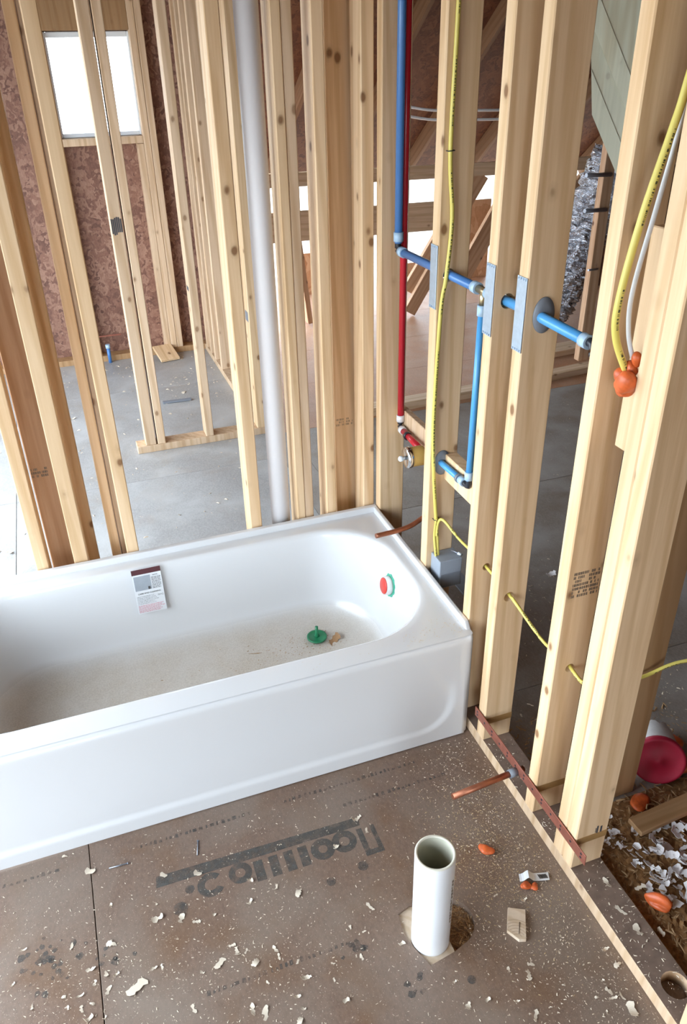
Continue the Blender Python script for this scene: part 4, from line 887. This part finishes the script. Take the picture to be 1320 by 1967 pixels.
# ------------------------------------------------------------------ electric cables
def cable(lab, pts, r=0.0052, mat='yellow', hint=(0, 1, 0.0)):
    return tag(tube('electric_cable', pts, r, mat, None, 10, 8, hint), lab, 'cable')
cable('yellow cable stapled down the face of the stud beside the brass tee', [(0.021, 0.336, 2.3), (0.021, 0.337, 1.87), (0.018, 0.338, 1.58), (0.030, 0.336, 1.42), (0.018, 0.330, 1.28), (0.009, 0.334, 1.19), (0.003, 0.336, 0.90), (0.009, 0.336, 0.734), (0.026, 0.338, 0.554), (0.030, 0.334, 0.50), (0.030, 0.322, 0.43)], 0.0055)
cable('yellow cable leaving the staple and running through the stud holes', [(0.027, 0.330, 0.50), (0.030, 0.331, 0.545), (0.040, 0.315, 0.560), (0.055, 0.24, 0.535), (0.048, 0.13, 0.55), (0.043, 0.06, 0.556), (0.040, -0.05, 0.553), (0.040, -0.10, 0.548), (0.055, -0.22, 0.505), (0.048, -0.32, 0.528), (0.050, -0.40, 0.520), (0.12, -0.40, 0.50), (0.24, -0.377, 0.46), (0.32, -0.40, 0.50), (0.42, -0.48, 0.56)], 0.0045)
cable('short yellow cable tail entering the grey box', [(0.025, 0.333, 0.56), (0.021, 0.334, 0.50), (0.022, 0.318, 0.43)], 0.0042)
for x, z, w in ((0.0175, 1.575, 0.016), (0.026, 0.556, 0.018)):
    e = tag(empty('cable_staple', (x, 0.3445, z)), 'black staple holding the yellow cable %s' % ('high on its stud' if z > 1 else 'above the grey box'), 'staple')
    tube('crown', [(-w / 2, -0.001, 0), (-w / 2, -0.014, 0), (w / 2, -0.014, 0.001), (w / 2, -0.001, 0.001)], 0.0013, 'black', e, 6)
bx = empty('outlet_box', (0.055, 0.312, 0.335)); tag(bx, 'grey plastic electrical box at the foot of the cabled stud', 'electrical box')
bm = bmesh.new(); bbox(bm, -0.038, 0.038, -0.032, 0.0315, 0.0, 0.100, 0.003, 2); from_bm('body', bm, 'box', bx)
bm = bmesh.new(); bbox(bm, -0.034, 0.034, -0.0335, -0.0315, 0.004, 0.052, 0.001); from_bm('lower_shade_panel', bm, 'grey', bx)  # darker grey sheet paints the shadow over the lower front of the box
tube('nail', [(0.02, 0.01, 0.106), (0.045, -0.02, 0.100)], 0.0025, 'nail', bx, 8); tube('nail_boss', [(0.034, -0.008, 0.102), (0.042, -0.017, 0.1)], 0.005, 'clear', bx, 8)
cable('thick yellow cable hanging in the right-hand stud bay', [(0.050, -0.415, 2.2), (0.035, -0.418, 1.85), (0.021, -0.418, 1.725), (0.008, -0.418, 1.663), (-0.020, -0.418, 1.544), (-0.039, -0.418, 1.414), (-0.033, -0.418, 1.351), (0.0, -0.420, 1.285)], 0.0066)
cable('white cable hanging beside the thick yellow one', [(0.060, -0.395, 2.1), (0.044, -0.398, 1.78), (0.034, -0.405, 1.676), (0.012, -0.410, 1.557), (-0.009, -0.412, 1.428), (-0.005, -0.414, 1.356), (0.010, -0.424, 1.300)], 0.0042, 'wire_white')
fb = empty('foam_cable_plug', (-0.002, -0.423, 1.262)); tag(fb, 'orange foam lump wrapped round the hanging cable ends', 'foam')
for dx, dy, dz, r, s in ((-0.001, 0.001, -0.026, 0.0185, 31), (0.001, 0.0, -0.004, 0.016, 35), (0.004, -0.001, 0.016, 0.013, 32), (0.010, -0.008, 0.034, 0.011, 33)):
    b = blob('foam_lump', (dx, dy, dz), r, 'foam', s, 1.2, lump=0.55); b.parent = fb
# ------------------------------------------------------------------ things right of the wall
lid = empty('plastic_pot', (0.395, -0.348, 0.080)); lid.rotation_euler = Vector((-0.50, -0.78, 0.25)).to_track_quat('Z', 'Y').to_euler()
tag(lid, 'white plastic pot with a crimson lid lying on its side right of the studs', 'pot')
lathe('lid', [(0.070, -0.012), (0.072, -0.008), (0.072, 0.004), (0.068, 0.007), (0.064, 0.0075), (0.060, 0.006), (0.012, 0.0055), (0.010, 0.008), (0.0, 0.008)], 'red_lid', lid, 40)
bm = bmesh.new(); rn = random.Random(3); rr = []
for j, z in enumerate((-0.010, -0.045, -0.080, -0.112)):
    rr.append([bm.verts.new(((0.064 - 0.002 * j) * math.cos(2 * math.pi * k / 32), (0.064 - 0.002 * j) * math.sin(2 * math.pi * k / 32), z + (rn.uniform(-0.012, 0.012) if j == 3 else 0))) for k in range(32)])
for a, b in zip(rr[:-1], rr[1:]):
    for k in range(32): bm.faces.new((a[k], a[(k + 1) % 32], b[(k + 1) % 32], b[k])).smooth = True
from_bm('torn_body', bm, 'white_plastic', lid)
bm = bmesh.new()
for k in range(20, 27):
    a0, a1 = 2 * math.pi * k / 32, 2 * math.pi * (k + 1) / 32
    f = [bm.verts.new((0.0652 * math.cos(a), 0.0652 * math.sin(a), z)) for a, z in ((a0, -0.02), (a1, -0.02), (a1, -0.06), (a0, -0.06))]; bm.faces.new(f)
from_bm('paper_label', bm, 'pink', lid)
tag(hboard('loose_board', (0.225, -0.478, 0.034), (0.60, -0.455, 0.040), 0.05, 0.016, 'pine_brown'), 'grey weathered board lying under the red-lidded pot', 'board')
tag(box('plastic_scrap', 0.30, 0.36, 0.62, 0.75, 0, 0.006, 'grey', None, 0.001), 'flat grey plastic scrap on the store floor behind the blue drop pipe', 'scrap')
tag(lathe('bottle_cap', [(0.0, 0.0), (0.016, 0.0), (0.017, 0.004), (0.017, 0.016), (0.0, 0.018)], 'red_lid', None, 20, loc=(-0.165, 1.32, 0.0)), 'small red cap on the hall floor just past the far bath rim', 'cap')
# offcut, tag and nails on the bathroom floor
bm = bmesh.new(); pl_ = [(-0.183, -0.544), (-0.147, -0.563), (-0.183, -0.627), (-0.198, -0.622), (-0.213, -0.593)]; cx_, cy_ = -0.18, -0.59
a = [bm.verts.new((x - cx_, y - cy_, 0.0)) for x, y in pl_]; b = [bm.verts.new((x - cx_, y - cy_, 0.010)) for x, y in pl_]
bm.faces.new(b); bm.faces.new(list(reversed(a)))
for k in range(5): bm.faces.new((a[k], a[(k + 1) % 5], b[(k + 1) % 5], b[k]))
oc = from_bm('wood_offcut', bm, 'offcut', None, loc=(cx_, cy_, 0)); tag(oc, 'five-sided pale wood offcut with growth rings on the bathroom floor', 'offcut')
for k in range(6):
    pts_ = [(0.0 + (0.012 + k * 0.007) * math.cos(math.radians(t)) - 0.022, (0.012 + k * 0.007) * math.sin(math.radians(t)) - 0.03, 0.0102) for t in range(-10, 101, 10)]
    pts_ = [p for p in pts_ if -0.030 < p[0] < 0.026 - max(0, -p[1]) * 0.4 and -0.028 < p[1] < 0.034]
    if len(pts_) > 2: tube('growth_ring', pts_, 0.0004, 'ink_faint', oc, 4)
tube('dark_crack', [(-0.012, -0.02, 0.0102), (0.004, 0.004, 0.0102)], 0.0012, 'ink_stud', oc, 5)
tgo = empty('barcode_tag', (-0.062, -0.500, 0.001)); tag(tgo, 'curled white barcode tag on the bathroom floor near the plate', 'tag')
bm = bmesh.new(); nseg = 14; row = []
for k in range(nseg + 1):
    t = k / nseg; x = -0.052 + 0.070 * t; z = 0.002 + 0.014 * math.exp(-((t - 0.28) / 0.12) ** 2) + 0.006 * max(0, t - 0.75); y = 0.022 * (1 - t) - 0.004
    row.append([bm.verts.new((x + 0.004, y + 0.010, z)), bm.verts.new((x - 0.004, y - 0.010, z + 0.001)), bm.verts.new((x - 0.004, y - 0.010, z + 0.0015)), bm.verts.new((x + 0.004, y + 0.010, z + 0.0005))])
for p, q_ in zip(row[:-1], row[1:]):
    for i in range(4): bm.faces.new((p[i], p[(i + 1) % 4], q_[(i + 1) % 4], q_[i]))
bm.faces.new(row[0]); bm.faces.new(list(reversed(row[-1])))
from_bm('paper_strip', bm, 'paper', tgo, smooth=False)
bm = bmesh.new(); xx = -0.006
while xx < 0.013:
    w = random.choice((0.0008, 0.0012, 0.0018)); t = (xx + 0.052) / 0.070; y = 0.022 * (1 - t) - 0.004; z = 0.0037 + 0.014 * math.exp(-((t - 0.28) / 0.12) ** 2) + 0.006 * max(0, t - 0.75)
    bbox(bm, xx, xx + w, y - 0.006, y + 0.006, z - 0.0005, z + 0.0006); xx += w + 0.0010
o = from_bm('bar_print', bm, 'ink', tgo); o['kind'] = 'stuff'
for (x, y, a, ln, lab) in ((-1.05, -0.094, -0.05, 0.046, 'steel nail lying near the left front of the bath'), (-0.85, -0.114, 1.35, 0.042, 'steel nail standing out above the printed bar on the floor')):
    d = Vector((math.cos(a), math.sin(a), 0)); c = Vector((x, y, 0.0022)); e = empty('nail', c); tag(e, lab, 'nail')
    tube('shank', [d * -ln / 2, d * ln / 2], 0.0017, 'nail', e, 8); tube('head', [d * ln / 2, d * (ln / 2 + 0.0012)], 0.0034, 'nail', e, 10)
# ------------------------------------------------------------------ hall and closet floor things
hb = hboard('flat_bar', (-0.478, 2.973, 0.006), (-0.309, 2.964, 0.006), 0.028, 0.010, 'grey'); tag(hb, 'dark flat pry bar lying on the closet floor', 'tool')
pb = tag(hboard('loose_board', (-0.345, 4.0 - 0.13, 0.06), (-0.315, 3.70, 0.012), 0.13, 0.018, 'pine'), 'plywood scrap board leaning by the far wall', 'board')
px_ = empty('water_stub', (-0.70, 3.84, 0.0)); tag(px_, 'short blue water stub standing at the far wall under the window', 'pipe')
tube('stub', [(0, 0, 0), (0, 0, 0.105)], 0.012, 'blue', px_); tube('cap', [(0, 0, 0.10), (0, 0, 0.125)], 0.0155, 'ring', px_)
tag(hboard('red_strip', (-0.762, 3.866, 0.176), (-0.60, 3.866, 0.176), 0.006, 0.010, 'strap'), 'thin reddish strap across the far wall above the blue stub', 'strap')
bm = bmesh.new(); rn = random.Random(8)
for k in range(70):
    z = 0.1 + k * 0.018
    if rn.random() < 0.75: bbox(bm, -0.505 + rn.uniform(-.006, .006), -0.48 + rn.uniform(-.006, .006), wy - 0.001, wy + 0.0005, z, z + rn.uniform(0.004, 0.011))
o = from_bm('panel_lettering', bm, 'stain', wb); o['kind'] = 'stuff'
# ------------------------------------------------------------------ attic side
ya = 4.05
tag(hboard('knee_beam', (0.2, ya, 1.045), (3.9, ya, 1.000), T, 0.09, 'pine_far'), 'long horizontal beam across the attic opening', 'beam')
tag(hboard('knee_beam', (0.2, ya + 0.02, 0.735), (2.02, ya + 0.02, 0.715), T, 0.20, 'pine_far'), 'lower short beam under the long attic beam', 'beam')
def web(p0, p1, w, h, lab, mat='pine_red', roll=0): return tag(hboard('truss_web', p0, p1, h, w, mat, roll=roll), lab, 'truss member', 'attic truss members')
web((1.58, 4.02, 0.03), (1.95, 4.02, 0.62), 0.10, T, 'short diagonal truss web left of the upper pipe hole')
web((1.62, 4.10, 0.16), (2.17, 4.10, 0.99), 0.15, T, 'upper broad diagonal truss web between the yellow cable and the brass tee')
web((1.985, 4.16, 0.03), (2.55, 4.16, 0.96), 0.14, T, 'lower broad diagonal truss web behind the brass tee')
web((0.80, 4.12, 0.02), (0.70, 4.12, 1.0), 0.09, T, 'truss web glimpsed right of the stud pair behind the bath')
web((2.72, 4.10, 0.55), (3.14, 4.10, 0.96), 0.08, T, 'truss web right of the foil duct top')
web((2.95, 4.30, 0.0), (3.60, 4.30, 0.95), 0.09, T, 'far truss web seen past the foil duct', 'pine')
for k, x in enumerate((0.9, 1.55, 2.2, 2.85, 3.5, 4.15)):
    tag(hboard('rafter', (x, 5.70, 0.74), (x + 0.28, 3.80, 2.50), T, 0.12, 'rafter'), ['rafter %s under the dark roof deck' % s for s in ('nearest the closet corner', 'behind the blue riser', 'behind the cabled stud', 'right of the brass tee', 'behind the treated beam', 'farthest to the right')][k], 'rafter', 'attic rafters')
for (x0, x1, y, z0, z1, lab) in ((2.50, 2.74, 4.9, 0.0, 0.66, 'upright sheathing offcut in the bright attic opening'), (1.90, 2.25, 5.0, 0.0, 0.16, 'low sheathing offcut at the attic eave'), (3.45, 4.1, 5.0, 0.0, 0.45, 'sheathing offcut beyond the foil duct'), (0.93, 1.10, 4.95, 0.10, 0.34, 'sheathing offcut glimpsed past the wide tan board')):
    if z0 > 0: z0 = 0.0
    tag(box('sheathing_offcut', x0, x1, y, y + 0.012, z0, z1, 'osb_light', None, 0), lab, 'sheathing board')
cabs = (('upper white cable looped along the attic rafters', 1.42), ('lower white cable sagging along the attic rafters', 1.36))
for lab, z in cabs:
    tag(tube('attic_cable', [(1.45, 4.2, z + 0.06), (1.75, 4.15, z), (2.1, 4.12, z - 0.015), (2.5, 4.12, z - 0.01), (2.9, 4.15, z + 0.1)], 0.009, 'wire_white', None, 8, 6), lab, 'cable')
tag(hboard('bottom_plate', (0.50, 2.36, 0.024), (1.42, 2.40, 0.024), 0.09, 0.048, 'pine_far'), 'pale plate lying across the attic floor edge behind the blue drop pipe', 'plate')
tag(hboard('bottom_plate', (1.74, 2.44, 0.02), (3.3, 2.62, 0.02), 0.09, 0.04, 'pine_far'), 'grey plate on the floor right of the oval flange', 'plate')
tag(hboard('bottom_plate', (1.9, 2.82, 0.02), (3.3, 2.95, 0.02), 0.14, 0.04, 'pine_far'), 'wider grey board behind the grey plate', 'plate')
ns = stud(2.115, 2.185, 2.55, 2.60, 0.042, 'stud with protruding nails in front of the foil duct', None, 'pine_red', z1=2.3)
for z, ln in ((0.96, 0.16), (1.15, 0.18), (0.62, 0.08)):
    tube('nail', [rel((2.16, 2.545, z), ns.location), rel((2.14 - ln, 2.50, z + 0.012), ns.location)], 0.012 if ln > 0.1 else 0.006, 'nail', ns, 8)
# foil duct
pd = spline([(2.66, 3.15, 1.18), (2.50, 3.2, 0.70), (2.36, 3.25, 0.25), (2.30, 3.3, 0.165)], 34)
bm = bmesh.new(); rn = random.Random(9); segs = 34; rings_ = []
for i, p in enumerate(pd):
    t = (pd[min(i + 1, len(pd) - 1)] - pd[max(i - 1, 0)]).normalized(); a = (Vector((0, 1, 0)) - t * t.y).normalized(); b = t.cross(a)
    base = 0.155 + (0.012 if i % 3 == 0 else 0.0)
    rings_.append([bm.verts.new(p + (a * math.cos(2 * math.pi * k / segs) + b * math.sin(2 * math.pi * k / segs)) * (base + rn.uniform(-0.016, 0.016)) + t * rn.uniform(-0.010, 0.010)) for k in range(segs)])
for a, b in zip(rings_[:-1], rings_[1:]):
    for k in range(segs): bm.faces.new((a[k], a[(k + 1) % segs], b[(k + 1) % segs], b[k]))
bm.faces.new(rings_[0]); bm.faces.new(list(reversed(rings_[-1])))
tag(from_bm('foil_duct', bm, 'foil'), 'crinkled silver foil flexible duct hanging in the attic side', 'duct')
# sloping treated beam: planks side by side, turned towards the left
pe = Vector((1, -0.8, 0)).normalized(); pn = Vector((0.8, 1.0, 0)).normalized(); pO = Vector((1.28, 1.6, 0))
pdir = Vector((0.12, -0.207)).normalized()
for k, nm in enumerate(('lowest', 'second', 'third', 'uppermost')):
    zl = 1.538 + 0.165 * k + (0.0015 if k else 0); zh = 1.538 + 0.165 * (k + 1)
    if k == 3: zh = 2.60
    quad = [(0.019 - 0.15 * (zl - 1.538), zl), (0.019 - 0.15 * (zh - 1.538), zh)]
    quad += [(quad[1][0] + pdir.x * (0.62 + 0.1 * k), quad[1][1] + pdir.y * (0.62 + 0.1 * k)), (quad[0][0] + pdir.x * 0.55, quad[0][1] + pdir.y * 0.55)]
    dep = 0.003 * (k % 2)
    bm = bmesh.new(); fa_ = [bm.verts.new(pO + pe * s_ + Vector((0, 0, z)) + pn * dep) for s_, z in quad]; fb_ = [bm.verts.new(v.co + pn * 0.038) for v in fa_]
    bm.faces.new(fa_); bm.faces.new(list(reversed(fb_)))
    for i in range(4): bm.faces.new((fa_[i], fa_[(i + 1) % 4], fb_[(i + 1) % 4], fb_[i]))
    tag(from_bm('sloping_beam', bm, 'green_wood'), '%s greenish plank of the sloping beam at the upper right' % nm, 'beam', 'greenish sloping planks')
